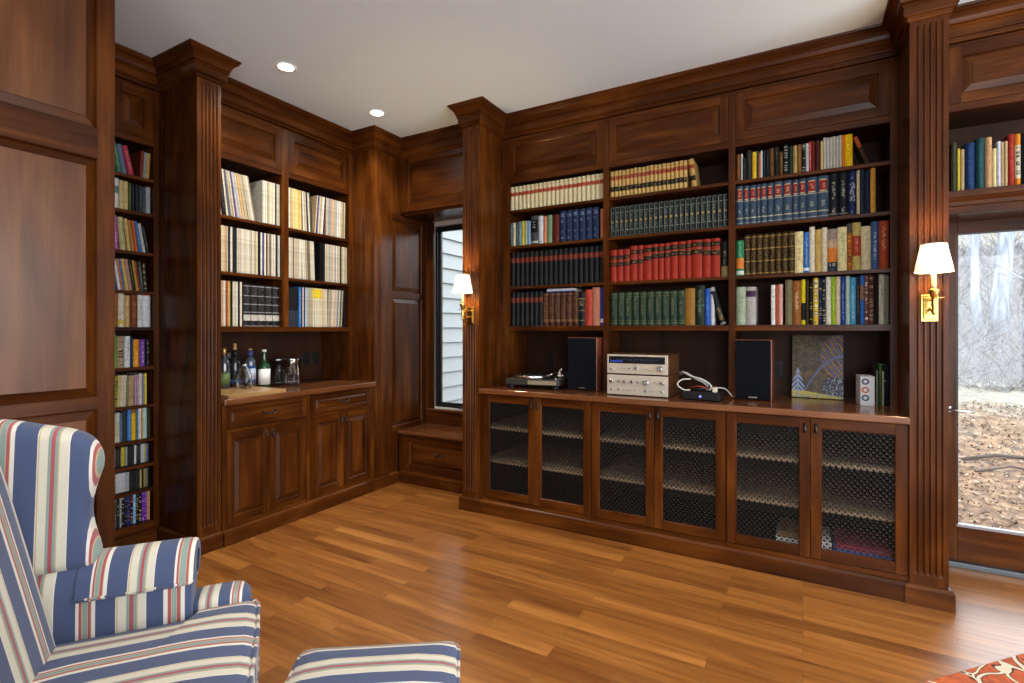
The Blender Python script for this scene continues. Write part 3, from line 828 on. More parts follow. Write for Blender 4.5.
def book_mesh(w, h, d, sty, rnd=True, rng=random, mat=None):
    """standing book: x thickness, spine towards -y (front), z up. sty: base, bands [(z0,z1,colour)], title (z0,z1,colour,width), marks"""
    base = srgb(sty['c'])
    bands = [(q[0], q[1], srgb(q[2]), (q[3] if len(q) > 3 else 2)) for q in sty.get('b', [])]; edge_c = srgb(sty['e']) if 'e' in sty else None
    title = [(a, b_, srgb(c), wd) for a, b_, c, wd in sty.get('t', [])]
    img = [(a, b_, [srgb(c) for c in cs]) for a, b_, cs in sty.get('img', [])]
    nx = 7; 
    zs = {0.0, 1.0}
    for a, b_, *_ in bands + title + img: zs.add(a); zs.add(b_)
    for a, b_, *_ in title + img:
        k = max(2, int((b_ - a) * h / .0045))
        for q in range(k): zs.add(a + (b_ - a) * q / k)
    zs = sorted(zs)
    mb = MB(); mat = mat or BOOKM
    bul = min(.010, w * .32) if rnd else 0.0008
    def sx(i): return -w / 2 + w * i / (nx - 1)
    def sy(i):
        t = 2 * i / (nx - 1) - 1
        return -d / 2 + bul * t * t
    for a, b_ in zip(zs[:-1], zs[1:]):
        zm = (a + b_) / 2; pick = {id(cs): (rng.choice(cs), rng.random()) for _, _, cs in img}
        for i in range(nx - 1):
            c = base
            xm = abs((i + .5) / (nx - 1) - .5) * 2
            if edge_c and i == 1: c = edge_c
            for p, q, cc, bw in bands:
                if p <= zm <= q and xm < bw: c = cc
            for p, q, cs in img:
                if p <= zm <= q and pick[id(cs)][1] < .6 and xm < .75 and rng.random() < .85: c = pick[id(cs)][0]
            for p, q, cc, wd in title:
                if p <= zm <= q and xm < wd and rng.random() < .5: c = tuple(k1 * .5 + k2 * .5 for k1, k2 in zip(c, cc))
            mb.add([(sx(i), sy(i), a * h), (sx(i + 1), sy(i + 1), a * h), (sx(i + 1), sy(i + 1), b_ * h), (sx(i), sy(i), b_ * h)], [(0, 1, 2, 3)], mat, smooth=rnd, cols=[c])
    ct = min(.003, w * .18)
    yb = d / 2
    side = srgb(sty.get('s', sty['c']))
    # boards
    for s_ in (-1, 1):
        x0, x1 = s_ * w / 2, s_ * (w / 2 - ct)
        P = [(x0, sy(0), 0), (x0, yb, 0), (x0, yb, h), (x0, sy(0), h), (x1, sy(0), 0), (x1, yb, 0), (x1, yb, h), (x1, sy(0), h)]
        f = [(0, 1, 2, 3), (4, 7, 6, 5), (1, 5, 6, 2), (3, 2, 6, 7), (0, 4, 5, 1)]
        if s_ > 0: f = [q[::-1] for q in f]
        mb.add(P, f, mat, cols=[side] * 5)
    # page block, set in at head and tail
    x0, x1 = -w / 2 + ct, w / 2 - ct
    zi = min(.003, h * .02)
    P = [(x0, sy(0) + .001, zi), (x1, sy(0) + .001, zi), (x1, yb - .003, zi), (x0, yb - .003, zi), (x0, sy(0) + .001, h - zi), (x1, sy(0) + .001, h - zi), (x1, yb - .003, h - zi), (x0, yb - .003, h - zi)]
    f = [(0, 3, 2, 1), (4, 5, 6, 7), (0, 1, 5, 4), (1, 2, 6, 5), (2, 3, 7, 6), (3, 0, 4, 7)]
    mb.add(P, f, mat, cols=[srgb(sty.get('p', 'cfc2a0'))] * 6)
    # head of the spine
    mb.add([(sx(i), sy(i), h) for i in range(nx)] + [(x1, sy(0) + .001, h - zi), (x0, sy(0) + .001, h - zi)], [tuple(range(nx + 2))], mat, cols=[side])
    return mb
class Wall:
    """where a row of books stands: along u, spines towards the room"""
    def __init__(s, kind, face): s.kind, s.face = kind, face
    def place(s, o, u, inset, z, h, lean, d):
        # lean > 0: head tips towards +u ; pivot at the lower corner on that side
        if s.kind == 'B':
            o.location = (u, s.face + inset + d / 2, z); o.rotation_euler = (0, lean, 0)
        else:
            o.location = (s.face - inset - d / 2, u, z); o.rotation_euler = (0, lean, R(90))
SHARED = {}
def row(wall, u0, u1, z, items, where, group, cat='book', name='book', fill=True, end='left', mat=None, cell_h=.3, jit=.004, hs=1.0, hmax=9.0):
    """items: dicts n, w, h, d, style, lean (deg), gap, desc. thicknesses are scaled so that the row fills u0..u1"""
    if hs != 1.0:
        for it in items: it['h'] = min(it['h'] * hs, hmax)
    L_ = []
    for it in items:
        for k in range(it.get('n', 1)): L_.append(it)
    tot = sum(it['w'] for it in L_) + sum(0 for _ in L_)
    extra = sum(it.get('gap', 0) for it in items)
    prev = 0
    geo = []
    rot_extra = 0
    for it in L_:
        a = R(it.get('lean', 0)); 
        rot_extra += abs(it['h'] * (math.sin(abs(a)) - math.sin(abs(prev)))) if a != prev and it.get('fan', True) else 0
        prev = a
    sc = (u1 - u0 - extra - rot_extra) / tot if fill else 1.0
    u = u0; prev = 0; N_ = len(L_); seen = set()
    for i, it in enumerate(L_):
        if id(it) not in seen:
            u += it.get('gap', 0); seen.add(id(it))
        a = R(it.get('lean', 0)); w = it['w'] * sc
        wt = w / math.cos(a) if a else w
        if a < 0:                                    # head towards -u
            u += it['h'] * max(0, math.sin(-a) - math.sin(-prev if prev < 0 else 0))
        elif prev > 0 and a < prev: u += L_[i - 1]['h'] * (math.sin(prev) - math.sin(max(a, 0))) 
        st = it['s']
        h = it['h'] * (1 + random.uniform(-1, 1) * it.get('j', 0)); d = it.get('d', .2)
        uniq = it.get('n', 1) == 1 or it.get('j', 0) or 'img' in st
        key = (id(it), round(w, 5)) if not uniq else None
        th = w * (.955 if cat == 'book' else .88)
        if key in SHARED and key: me = SHARED[key]
        else:
            tmp = book_mesh(th, h, d, st, it.get('round', True), mat=mat).build(name, colattr=True, recalc=False)
            me = tmp.data; bpy.data.objects.remove(tmp)
            if key: SHARED[key] = me
        o = bpy.data.objects.new(name, me); COL.objects.link(o)
        zz = z + .0008 + abs(math.sin(a)) * th / 2
        wall.place(o, u + wt / 2 + math.sin(a) * 0, it.get('in', .02) + random.uniform(0, jit), zz, h, a, d)
        kl, kr = i + 1, N_ - i
        o_ = '%s from left' % ordw(kl) if kl <= kr else '%s from right' % ordw(kr)
        if kl == 1: o_ = 'leftmost'
        if kr == 1: o_ = 'rightmost'
        o['label'] = '%s, %s, %s' % (it['n_'], o_, where)
        if len(o['label'].split()) > 16: print('LONG', len(o['label'].split()), o['label'])
        o['category'] = cat; o['group'] = group
        u += wt; prev = a
def S(c, b=(), t=(), img=(), **k): return dict(c=c, b=list(b), t=list(t), img=list(img), **k)
def B(desc, w, h, s, **k): return dict(n_=desc, w=w, h=h, s=s, **k)
WBk = Wall('B', YB)
lb, mb_, rb = 'left bay', 'middle bay', 'right bay'
def rw(shelf, bay): return '%s shelf of %s' % (shelf, bay)
# ---- back wall, left bay
row(WBk, -2.034, -1.252, 2.298, [B('cream law volume with red band', 36, .188, S('cfc39c', [(.62, .76, 'a8442e'), (.60, .615, '8a7a50'), (.9, .91, 'a89a70')], [(.64, .74, '7c2a1c', .5)]), n=22, d=.21)],
    rw('top', lb), 'cream law volumes in the left bay')
row(WBk, -2.034, -1.252, 2.015, [
    B('grey-teal paperback', 12, .185, S('4e6468', (), [(.2, .8, '8fa0a0', .3)])), B('cream paperback', 12, .187, S('c9c2a4', (), [(.2, .8, '8a8468', .3)])), B('dark green paperback', 12, .185, S('39504a', (), [(.3, .8, 'a0a890', .3)])),
    B('grey-blue paperback', 13, .190, S('6b8390', (), [(.2, .7, 'c8d0d0', .3)])), B('yellow paperback', 12, .192, S('c9b838', (), [(.3, .8, '776a18', .3)])), B('pale green paperback', 13, .190, S('8fa390')), B('sky blue paperback', 13, .188, S('7a9cba')),
    B('grey hardback with black label', 32, .222, S('42464a', [(.42, .86, '0c0c0e'), (.05, .12, 'b0b0a8')], [(.48, .8, 'd8d8d0', .5)])), B('white hardback', 21, .216, S('bfc6cc', (), [(.03, .12, '26323a', .8)])),
    B('salmon hardback', 15, .210, S('c07a58', (), [(.4, .8, '8a4a30', .3)])), B('sage green hardback', 21, .214, S('6f9070', (), [(.3, .85, '46604a', .4)])), B('dark maroon hardback', 28, .212, S('571f17')),
    B('navy volume with silver title', 25, .232, S('1c2c4c', (), [(.80, .92, '8f9cb4', .7), (.62, .70, '8f9cb4', .5), (.30, .36, '8f9cb4', .4), (.1, .14, '8f9cb4', .4)]), n=6), B('salmon paperback', 14, .212, S('b4684c'), gap=.012)],
    rw('second', lb), 'mixed books in the left bay')
BLK_RED = S('0e1013', [(.70, .83, '6e2a1a'), (.685, .70, '3a1812'), (.83, .845, '3a1812')], [(.12, .28, '2e2c26', .5)])
row(WBk, -2.034, -1.252, 1.694, [B('black bound volume with rust-red band', 21, .268, BLK_RED, n=19, d=.23)], rw('third', lb), 'black and red bound volumes')
FLATZ = []
row(WBk, -2.034, -1.252, 1.381, [B('black bound volume with rust-red band', 20, .266, BLK_RED, n=7, d=.23),
    B('brown leather volume with gold panels', 24, .255, S('3b1c12', [(.92, .95, '6e5230'), (.12, .2, '6a4c2c')], [(.22, .86, '80603a', .55)]), n=6, d=.2),
    B('black volume with gold rules', 26, .245, S('15161a', [(.15, .17, '8a7a4a'), (.8, .83, '8a7a4a'), (.45, .47, '8a7a4a')], [(.6, .75, 'a09060', .6)])),
    B('orange-red hardback', 27, .265, S('a83f2c', (), [(.15, .85, '6c2418', .4)])), B('salmon hardback', 30, .280, S('b0705a')), B('cobalt blue hardback', 15, .275, S('1c3484', [(.08, .18, 'd0d0e0')]))],
    rw('bottom', lb), 'books on the bottom shelf of the left bay')
# three books lying on the brown volumes
for k, (c, lab, hh) in enumerate((('1f3a78', 'blue book lying flat on brown leather volumes, lowest of three', .009), ('c8ccd4', 'white book lying flat on brown leather volumes, between two others', .009), ('b7bcc6', 'pale grey book lying topmost on brown leather volumes', .008))):
    z = 1.381 + .2563 + .0096 * k
    o = book_mesh(hh, .24 - .01 * k, .17, S(c), False).build('book', colattr=True, recalc=False)
    o.rotation_euler = (0, R(90), 0); o.location = (-1.715 + .004 * k, YB + .115, z + hh / 2)
    tag(o, lab, 'book', 'books lying flat in the left bay')
# ---- middle bay
row(WBk, -1.206, -.672, 2.298, [B('tan law volume with red and black labels', 22, .187, S('b89a5c', [(.66, .80, '8e3326'), (.22, .40, '1c1a18'), (.81, .82, '80683a'), (.9, .91, '80683a')], [(.69, .78, 'c8a868', .5), (.26, .36, 'b89a5c', .45)]), n=19, j=.012, d=.2)],
    rw('top', mb_), 'tan law volumes')
row(WBk, -.70, -.63, 2.298, [B('tan law volume with red and black labels, leaning', 30, .187, S('b89a5c', [(.66, .80, '8e3326'), (.22, .40, '1c1a18')]), lean=-8)], rw('top', mb_) + ' at the end', 'tan law volumes', fill=False) if False else None
o = book_mesh(.034, .187, .2, S('b08c50', [(.66, .80, '8e3326'), (.22, .40, '1c1a18')]), True).build('book', colattr=True, recalc=False)
WBk.place(o, -.628, .02, 2.2995 + .002, .187, R(-7), .2); tag(o, 'tan law volume leaning at right end of top shelf, middle bay', 'book', 'tan law volumes')
row(WBk, -1.206, -.416, 2.015, [B('black and silver ribbed volume', 22, .212, S('121a1b', [(.0, .03, '50584f'), (.46, .54, 'a08c50', .5), (.20, .22, '808878'), (.80, .82, '808878'), (.97, 1, '50584f')], [(.25, .42, '7c8478', .35), (.58, .76, '7c8478', .35)], e='8a9490'), n=23, d=.21)], rw('second', mb_), 'black and silver volumes')  # pale strip down each spine is a reflection painted into the colour
def RED(a, b_): return S('92291a', [(a, a + .13, '17100e'), (b_, b_ + .12, '17100e'), (a + .13, a + .145, '8a5a30')], [(a + .03, a + .10, '98743c', .6), (b_ + .03, b_ + .09, '98743c', .6), (.1, .13, 'c05038', .5)])
row(WBk, -1.206, -.416, 1.694, [B('short red law volume with black labels', 29, .228, RED(.48, .70), n=3, d=.2), B('tall red law volume with black labels', 33, .246, RED(.48, .76), n=1), B('tall slim red law volume with black labels', 25, .246, RED(.48, .76), n=1),
    B('wide red law volume with black labels', 37, .244, RED(.56, .80)), B('tall slim red law volume with black labels', 25, .246, RED(.60, .80), n=3), B('tall red law volume with black labels', 31, .250, RED(.62, .80), n=2), B('tall slim red law volume with black labels', 22, .252, RED(.6, .8)),
    B('wide red law volume with black labels', 43, .252, RED(.62, .82)), B('tall red law volume with black labels', 32, .252, RED(.58, .80), n=1), B('wide red law volume with black labels', 35, .252, RED(.56, .80)),
    B('black and olive hardback', 28, .226, S('101010', [(.0, .30, '776b42')], [(.35, .8, '808070', .3)]), gap=.004)], rw('third', mb_), 'red law volumes')
GRN = S('1d3226', [(.06, .08, '6a6a44'), (.14, .15, '6a6a44'), (.86, .87, '6a6a44'), (.93, .95, '6a6a44')], [(.3, .84, '77784e', .35)])
row(WBk, -1.206, -.50, 1.381, [B('dark green set volume with gold title', 29, .236, GRN, n=10, d=.2), B('ochre hardback with plain spine', 37, .246, S('8a6228')), B('dark green and black hardback', 34, .262, S('16261c', [(.48, .52, '3d5c44')], [(.2, .9, '7f9080', .4)])),
    B('bright blue hardback', 20, .240, S('2450a8', (), [(.2, .8, '7ca0d8', .3)])), B('pale grey hardback', 14, .236, S('b6bcc4'))], rw('bottom', mb_), 'books on the bottom shelf of the middle bay')
o = book_mesh(.036, .250, .19, S('15171a', [(.0, .05, '8a8c90'), (.9, 1, '8a8c90')], [(.12, .45, 'a88a5a', .6)], s='2a2c30'), True).build('book', colattr=True, recalc=False)
WBk.place(o, -.447, .02, 1.381 + .006, .25, R(-17), .19); tag(o, 'black hardback leaning left at the end of middle bay bottom shelf', 'book', 'books on the bottom shelf of the middle bay')
# ---- right bay
row(WBk, -.371, .252, 2.298, [B('brown leather hardback', 30, .150, S('6e4522', (), [(.2, .9, '8a6434', .4)])), B('thin white paperback', 9, .150, S('b8c4c8')), B('small black hardback', 22, .125, S('1e1e1c', (), [(.4, .8, '484838', .3)])), B('charcoal hardback', 33, .162, S('2c2a26', (), [(.5, .9, '565044', .3)])),
    B('yellow hardback', 26, .150, S('d2ae28', (), [(.3, .9, '8a6c14', .3)])), B('dark green paperback', 15, .152, S('2f4436')), B('coral paperback', 9, .140, S('cf6a40')), B('pale blue paperback', 10, .152, S('bcc8d4')), B('black hardback', 19, .152, S('151b1e', (), [(.3, .8, '3c4c50', .3)]), n=2),
    B('brown hardback with gilt lines', 28, .157, S('54391f', (), [(.2, .85, '8a6c38', .4)])), B('black hardback with gilt lines', 29, .158, S('1c1a16', (), [(.6, .85, '8a7a4a', .5)])), B('small brown hardback', 20, .128, S('5b4020', (), [(.3, .8, '8a7040', .4)])),
    B('black and white lattice-patterned hardback', 32, .164, S('121214', (), (), [(.05, .95, ['121214', '17171a', 'a8a8a0'])])), B('deep green hardback', 23, .150, S('1b3226')), B('tan hardback', 23, .150, S('a98c54', (), [(.3, .8, '6c5428', .3)])), B('brown gilt hardback', 24, .152, S('704c28', (), [(.1, .9, 'a07c40', .4)])),
    B('checkered black paperback', 20, .158, S('14161a', (), (), [(.05, .95, ['0f1014', '14161a', 'b8b8b8'])])), B('grey-white paperback', 17, .152, S('b2b8b4', (), [(.2, .8, '4c5254', .4)])), B('red and white paperback', 14, .160, S('a8323a', (), [(.1, .9, 'd8c8c4', .4)])),
    B('dark red hardback', 19, .158, S('5c1f1c')), B('maroon hardback', 29, .160, S('3f1c1a')), B('pale yellow paperback', 12, .152, S('c9b06c')),
    B('white and grey booklet', 16, .166, S('b0b4aa', (), [(.3, .7, '8c9088', .3)], e='70766e'), n=6, j=.01), B('orange hardback', 13, .166, S('cf6c1c')), B('wide bright yellow hardback', 42, .166, S('e0bc14', (), [(.1, .9, 'a8880c', .3)]))],
    rw('top', rb), 'mixed books on the top shelf of the right bay', hs=1.13, hmax=.195)
o = book_mesh(.020, .175, .15, S('3a2c20', [(.6, 1, 'b0502c')], s='241c18'), True).build('book', colattr=True, recalc=False)
WBk.place(o, .322, .02, 2.298 + .004, .17, R(-20), .15); tag(o, 'dark book with orange spine top leaning left, top shelf of right bay', 'book', 'mixed books on the top shelf of the right bay')
LAB = lambda: S('36485c', [(.64, .92, 'c8b890', .72), (.66, .90, '8c2a22', .6), (.60, .62, 'a8a488'), (.04, .06, '8c8f84'), (.16, .19, 'a8a488')], [(.72, .84, 'd0bc94', .4), (.28, .42, 'a8aa98', .4)])
row(WBk, -.371, .36, 2.015, [B('steel blue volume with red and cream label', 44, .215, LAB()), B('steel blue volume with red and cream label', 35, .213, LAB()), B('steel blue volume with red and cream label', 44, .212, LAB()), B('slim steel blue volume with red label', 22, .212, LAB()), B('steel blue volume with red and cream label', 38, .212, LAB(), n=2),
    B('wide steel blue volume with red label', 53, .214, LAB(), n=2), B('slim steel blue volume with red label', 36, .212, LAB()), B('steel blue volume with red and cream label', 42, .213, LAB()), B('wide steel blue volume with red label', 60, .215, LAB(), n=2),
    B('near-black volume with pale upright title', 50, .218, S('14181f', [(.05, .07, '8a8d80')], [(.40, .82, 'b8b4a0', .35), (.1, .2, 'b8b4a0', .4)]), n=2), B('navy hardback with white title', 42, .222, S('16264c', (), [(.32, .74, 'd4d8dc', .6), (.82, .88, 'a0a8b8', .5), (.04, .1, 'a0a8b8', .5)])),
    B('slim cream hardback', 16, .220, S('c3b993')), B('dark slate hardback', 24, .220, S('1f2a3c')), B('dark navy hardback', 28, .214, S('1a2038')), B('amber yellow hardback', 26, .222, S('c9953c', (), [(.1, .9, '8c6420', .2)]))],
    rw('second', rb), 'books on the second shelf of the right bay', hs=1.16, hmax=.255)
BG = S('2c2010', [(.03, .06, '8a6e36'), (.92, .95, '8a6e36'), (.33, .36, '8a6e36'), (.63, .66, '8a6e36')], [(.08, .30, '7a6230', .7), (.38, .60, '7a6230', .7), (.68, .90, '7a6230', .7), (.32, .34, 'd8c898', .3), (.62, .64, 'd8c898', .3)])
row(WBk, -.371, .421, 1.694, [B('green hardback with orange panel', 51, .180, S('24724a', [(.2, .5, 'c97a34'), (.03, .14, 'c0d0c0')], [(.5, .95, '8cc4a0', .3)])), B('brown and gilt leather volume', 38, .205, BG, n=8, d=.2),
    B('cream hardback with dark title', 50, .200, S('d8cc98', (), [(.3, .85, '5c5434', .3)])), B('blue hardback', 33, .195, S('2f6ab4', [(.05, .12, 'd8e4f0')], [(.2, .9, 'a8c8e8', .3)])), B('tall white hardback', 32, .218, S('d4cfb8')),
    B('tan hardback with red title', 37, .203, S('b9a05c', (), [(.55, .85, '9c3420', .4)])), B('ivory hardback', 32, .210, S('cfc8ae', (), [(.15, .2, '40403c', .3)])), B('photo-jacketed hardback with orange and dark bands', 54, .200, S('b79a80', [(.22, .55, 'c8752c'), (.0, .22, '1e3040'), (.75, 1, '8c8078')], (), [(.02, .2, ['1e3040', '506070', 'c0b8a8'])])),
    B('cream hardback with green title', 52, .205, S('d6d09c', (), [(.3, .9, '4c9060', .35)])), B('orange and black patterned hardback', 26, .218, S('9c5a20', [(.8, 1, '4c4c48')], (), [(.1, .78, ['c87028', '40302a', 'd8a050'])])),
    B('khaki hardback with brick red panel', 46, .220, S('b0a260', [(.3, .72, '9c3c28')], [(.4, .66, 'c0a080', .3)])), B('cream hardback with small dark emblem', 52, .200, S('c9c09c', (), [(.12, .2, '3c3c34', .5), (.4, .85, '8c866c', .2)])),
    B('slate blue hardback with white title', 39, .218, S('3c5888', (), [(.2, .8, 'd0d8e4', .35)])), B('russet hardback with white title', 50, .218, S('9c4426', (), [(.4, .9, 'd8b8a8', .25)]))], rw('third', rb), 'books on the third shelf of the right bay', hs=1.25, hmax=.285)
row(WBk, -.371, -.255, 1.381, [B('pale green hardback', 63, .205, S('94a48c', (), [(.3, .8, '6c7c64', .3)])), B('pale grey hardback with purple label', 66, .203, S('a0a09c', [(.74, .90, '3c2440')]))], 'bottom shelf of right bay, left pair', 'books on the bottom shelf of the right bay', hs=1.18)
row(WBk, -.172, .421, 1.381, [B('thin white paperback', 25, .205, S('d8dcdc', (), [(.1, .9, '607078', .3)])), B('thin rust paperback', 17, .205, S('a0482c')), B('pink-white paperback', 25, .208, S('c89a90')), B('olive-grey hardback', 41, .228, S('6c664c'), gap=.012), B('tan-brown hardback with white title', 48, .222, S('865422', (), [(.3, .75, 'd8c8a8', .4)])),
    B('yellow and black paperback', 23, .228, S('c8c020', [(.1, .48, '18181a')])), B('dark brown paperback', 19, .222, S('33291c')), B('black paperback with yellow print', 21, .212, S('141414', (), (), [(.1, .9, ['141414', '141414', 'b8a830'])])), B('yellow and blue paperback', 29, .232, S('c8ac30', (), (), [(.05, .95, ['d0b030', '2c5c94', 'd8d8cc'])])),
    B('navy patterned paperback', 19, .230, S('142448', (), (), [(.1, .9, ['142448', '142448', 'b0a860'])])), B('black and white patterned paperback', 19, .228, S('26262c', (), (), [(.05, .95, ['16161a', '26262c', 'd0d0c8'])])), B('white hardback', 27, .234, S('d4d4c4')), B('lime green paperback', 25, .234, S('8cac28', (), [(.3, .8, 'd0e080', .3)])),
    B('cream paperback', 23, .234, S('d0c4a8')), B('royal blue paperback', 26, .234, S('1e3a84', (), [(.1, .9, '90a8d8', .3)])), B('pale mint paperback', 22, .234, S('a8c8bc')), B('sky blue paperback', 31, .228, S('4a98c4', (), [(.1, .8, 'b8dcec', .3)])), B('charcoal paperback', 18, .232, S('222226', (), [(.2, .8, '8c8c88', .3)])),
    B('blue and brown paperback', 23, .236, S('2c64b0', [(.5, .8, '806450')])), B('white and maroon patterned paperback', 18, .236, S('6a4844', (), (), [(.05, .95, ['6a4844', 'd8d0c8', '40242c'])])), B('brown and white checked paperback', 29, .234, S('50342a', (), (), [(.05, .95, ['2c1c18', '9c8474', '50342a'])])),
    B('black paperback', 21, .236, S('141210')), B('white hardback with green title', 29, .236, S('b8bcb0', (), [(.4, .9, '5c7464', .3)])), B('grey-green paperback', 19, .232, S('6c7264'))], rw('bottom', rb), 'books on the bottom shelf of the right bay', hs=1.2, hmax=.284)
# ---- shelf over the glass door
row(WBk, .690, 1.11, 2.088, [B('dark olive hardback', 44, .205, S('3a3a2a')), B('yellow paperback', 18, .178, S('bcb03c')), B('beige hardback', 34, .174, S('a08a5c', (), [(.2, .8, '786440', .3)])), B('navy hardback', 76, .196, S('152c54', (), [(.1, .9, '28508a', .4)])), B('dark teal hardback', 62, .210, S('1c4044', (), [(.1, .9, '3c686c', .2)])),
    B('tan hardback with faint title', 48, .208, S('b08c64', (), [(.2, .9, '8c6c48', .4)])), B('pale yellow paperback', 30, .160, S('cfc18c')), B('pale blue-white paperback', 26, .186, S('b4bcc8')), B('beige paperback', 22, .182, S('b09870', (), [(.2, .9, '8c744c', .3)]), n=2), B('red hardback', 48, .208, S('8c2a20', (), [(.3, .8, 'b05c40', .4)])),
    B('orange, black and cream hardback', 38, .206, S('c87c1c', [(.14, .78, 'c8c0a4')], (), [(.18, .76, ['c8c0a4', '1c1c1c', '8c7c5c'])])), B('black hardback with blue lettering', 60, .208, S('14181e', (), [(.1, .9, '7c9cb8', .5)])), B('dark green hardback', 50, .200, S('243828')), B('brown hardback', 46, .19, S('5c3c24')), B('grey hardback', 46, .2, S('74746c')), B('cream hardback', 40, .196, S('b8ac8c'))],
    'the shelf over the glass door', 'books on the shelf over the glass door', hs=1.28)

# ---- narrow bookcase: its rows stand between Y 1.40 and 1.70
WLk = Wall('A', XL)
def nr(s): return '%s shelf of narrow bookcase' % s
def C(desc, w, h, c, t=None, **k):
    tt = [(.2, .85, t, .35)] if t else []
    return B(desc, w, h, S(c, (), tt), d=.16, **k)
def I(desc, w, h, cs, **k): return B(desc, w, h, S(cs[0], (), (), [(.04, .96, cs)]), d=.14, **k)
gn = 'books in the narrow bookcase'
row(WLk, 1.480, 1.606, 2.303, [C('green book leaning', 13, .18, '3a6c50', 'a0b090', lean=-10), C('grey-blue book leaning', 12, .175, '5c6c84', lean=-10), C('brick red book leaning', 15, .175, '9c3444', 'd88c90', lean=-12)], nr('top') + ', left group', gn)
row(WLk, 1.632, 1.698, 2.303, [C('brown-red book', 14, .17, '6c2c1c', lean=3), C('grey book', 12, .165, '7c8488', lean=3), C('ochre book', 16, .165, 'a88848', '6c5020', lean=3)], nr('top') + ', right group', gn)
row(WLk, 1.480, 1.697, 2.085, [B('white hardback with blue emblem', 42, .182, S('c4c8c8', [(.5, .75, '5c7c80')]), d=.16), C('cream book', 22, .175, 'c0ac78', '8c7c50', n=2), C('green and black book', 14, .17, '3c4c24', 'a0b060'), C('black book', 20, .17, '15171c', '50545c', n=2),
    C('charcoal book', 18, .165, '2c3038', '84888c'), C('dark grey book', 18, .165, '3c4148', n=1), C('silver-grey book', 26, .168, '8c9094')], nr('second'), gn)
row(WLk, 1.480, 1.687, 1.836, [C('magenta book', 30, .205, 'a8549c', 'e0c0dc', lean=-3), C('pale olive book', 30, .2, 'a8a474', '7c7448', lean=-5), C('sandy book', 18, .195, 'b89c64', lean=-6), C('tan book', 17, .19, '9c6c34', lean=-7), C('orange-brown book', 15, .19, 'b0542c', lean=-7),
    C('blue book', 16, .19, '2c5c94', 'a0c0dc', lean=-8), C('grey-white book', 17, .18, 'a8acac', '606468', lean=-9), C('black book', 15, .17, '1c1e20', '8c8c74', lean=-10)], nr('third'), gn)
row(WLk, 1.480, 1.690, 1.592, [C('navy book', 14, .17, '24305c', lean=-6), C('white book', 18, .18, 'c4c4c8', lean=-8), C('orange book', 12, .19, 'b86430', lean=-8), C('blue book', 13, .19, '3c6c9c', lean=-8), C('yellow-tan book', 20, .192, 'bc9c50', 'd8c890', lean=-8), C('salmon-grey book', 22, .192, 'a07c68', lean=-8),
    C('black book', 22, .195, '1a1a1c', 'a09454', lean=-8), C('mustard book', 14, .19, 'a8842c', lean=-8), C('brick red book', 14, .185, '7c3424', lean=-8), C('charcoal book', 20, .185, '3c4040', '909484', lean=-6), I('black and cream patterned book', 22, .178, ['24241e', '24241e', 'b0a878'], lean=-4)], nr('fourth'), gn)
row(WLk, 1.480, 1.697, 1.367, [B('kraft-brown hardback', 36, .205, S('8c5c30', (), [(.15, .9, '6c4420', .3)]), d=.16), B('ivory hardback with dark and yellow emblems', 32, .205, S('c8c0ac', [(.08, .2, 'c8b040')], [(.38, .5, '1c1c20', .6)]), d=.16),
    C('beige book', 28, .195, 'b49464', 'd8c8a0'), B('large brown hardback', 38, .20, S('6c3418', (), [(.3, .8, 'a87c5c', .2)]), d=.16), C('white book', 24, .20, 'c4c8c4', '8c9094'), B('white hardback with red spine top', 44, .21, S('c0c4c8', [(.95, 1, 'b02c1c')]), d=.16)], nr('fifth'), gn)
row(WLk, 1.480, 1.695, 1.120, [B('bright green paperback', 34, .20, S('5cb034', [(.0, .3, '8ccc4c')], [(.4, .9, 'c4e08c', .4)]), d=.15), I('spiral-bound patterned book', 44, .19, ['9c8468', '7c6450', 'c0b094', '201c1c']), B('white hardback with black title', 36, .19, S('c8ccd0', (), [(.3, .8, '30343c', .4)]), d=.15),
    C('navy book', 14, .18, '1c2c50'), B('orange paperback', 40, .17, S('d08c20', (), [(.1, .6, 'f0d08c', .3), (.65, .9, '8c4c10', .5)]), d=.15), B('purple paperback', 34, .17, S('6c3c94', (), [(.1, .6, 'd8c8e4', .4), (.7, .9, 'c8a8d0', .5)]), d=.15), B('black paperback with yellow title', 32, .172, S('101012', (), [(.5, .9, 'b8b02c', .3), (.1, .2, '8c8c8c', .3)]), d=.15)], nr('sixth'), gn)
row(WLk, 1.480, 1.680, .882, [I('cream and black booklet', 16, .185, ['c8b8a0', '2c2420', 'c8b8a0'], lean=2), I('olive and black booklet', 18, .19, ['8c8c30', '242414'], lean=2), C('cream booklet', 16, .19, 'c0ac74', '8c7c50', lean=2), C('ivory booklet', 16, .19, 'c8c0a8', 'a08c68', n=2, lean=2), C('olive booklet', 10, .185, '7c7c5c', lean=2),
    C('tan booklet', 16, .185, 'b0946c', '50402c', n=2, lean=1), C('mauve booklet', 14, .19, 'a08094', 'd0c0c8', n=2), C('white booklet', 18, .195, 'c4c8c0', '8c8c84'), C('grey-violet booklet', 14, .19, '8c7c8c'), C('yellow booklet', 13, .195, 'd0c42c')], nr('seventh'), gn)
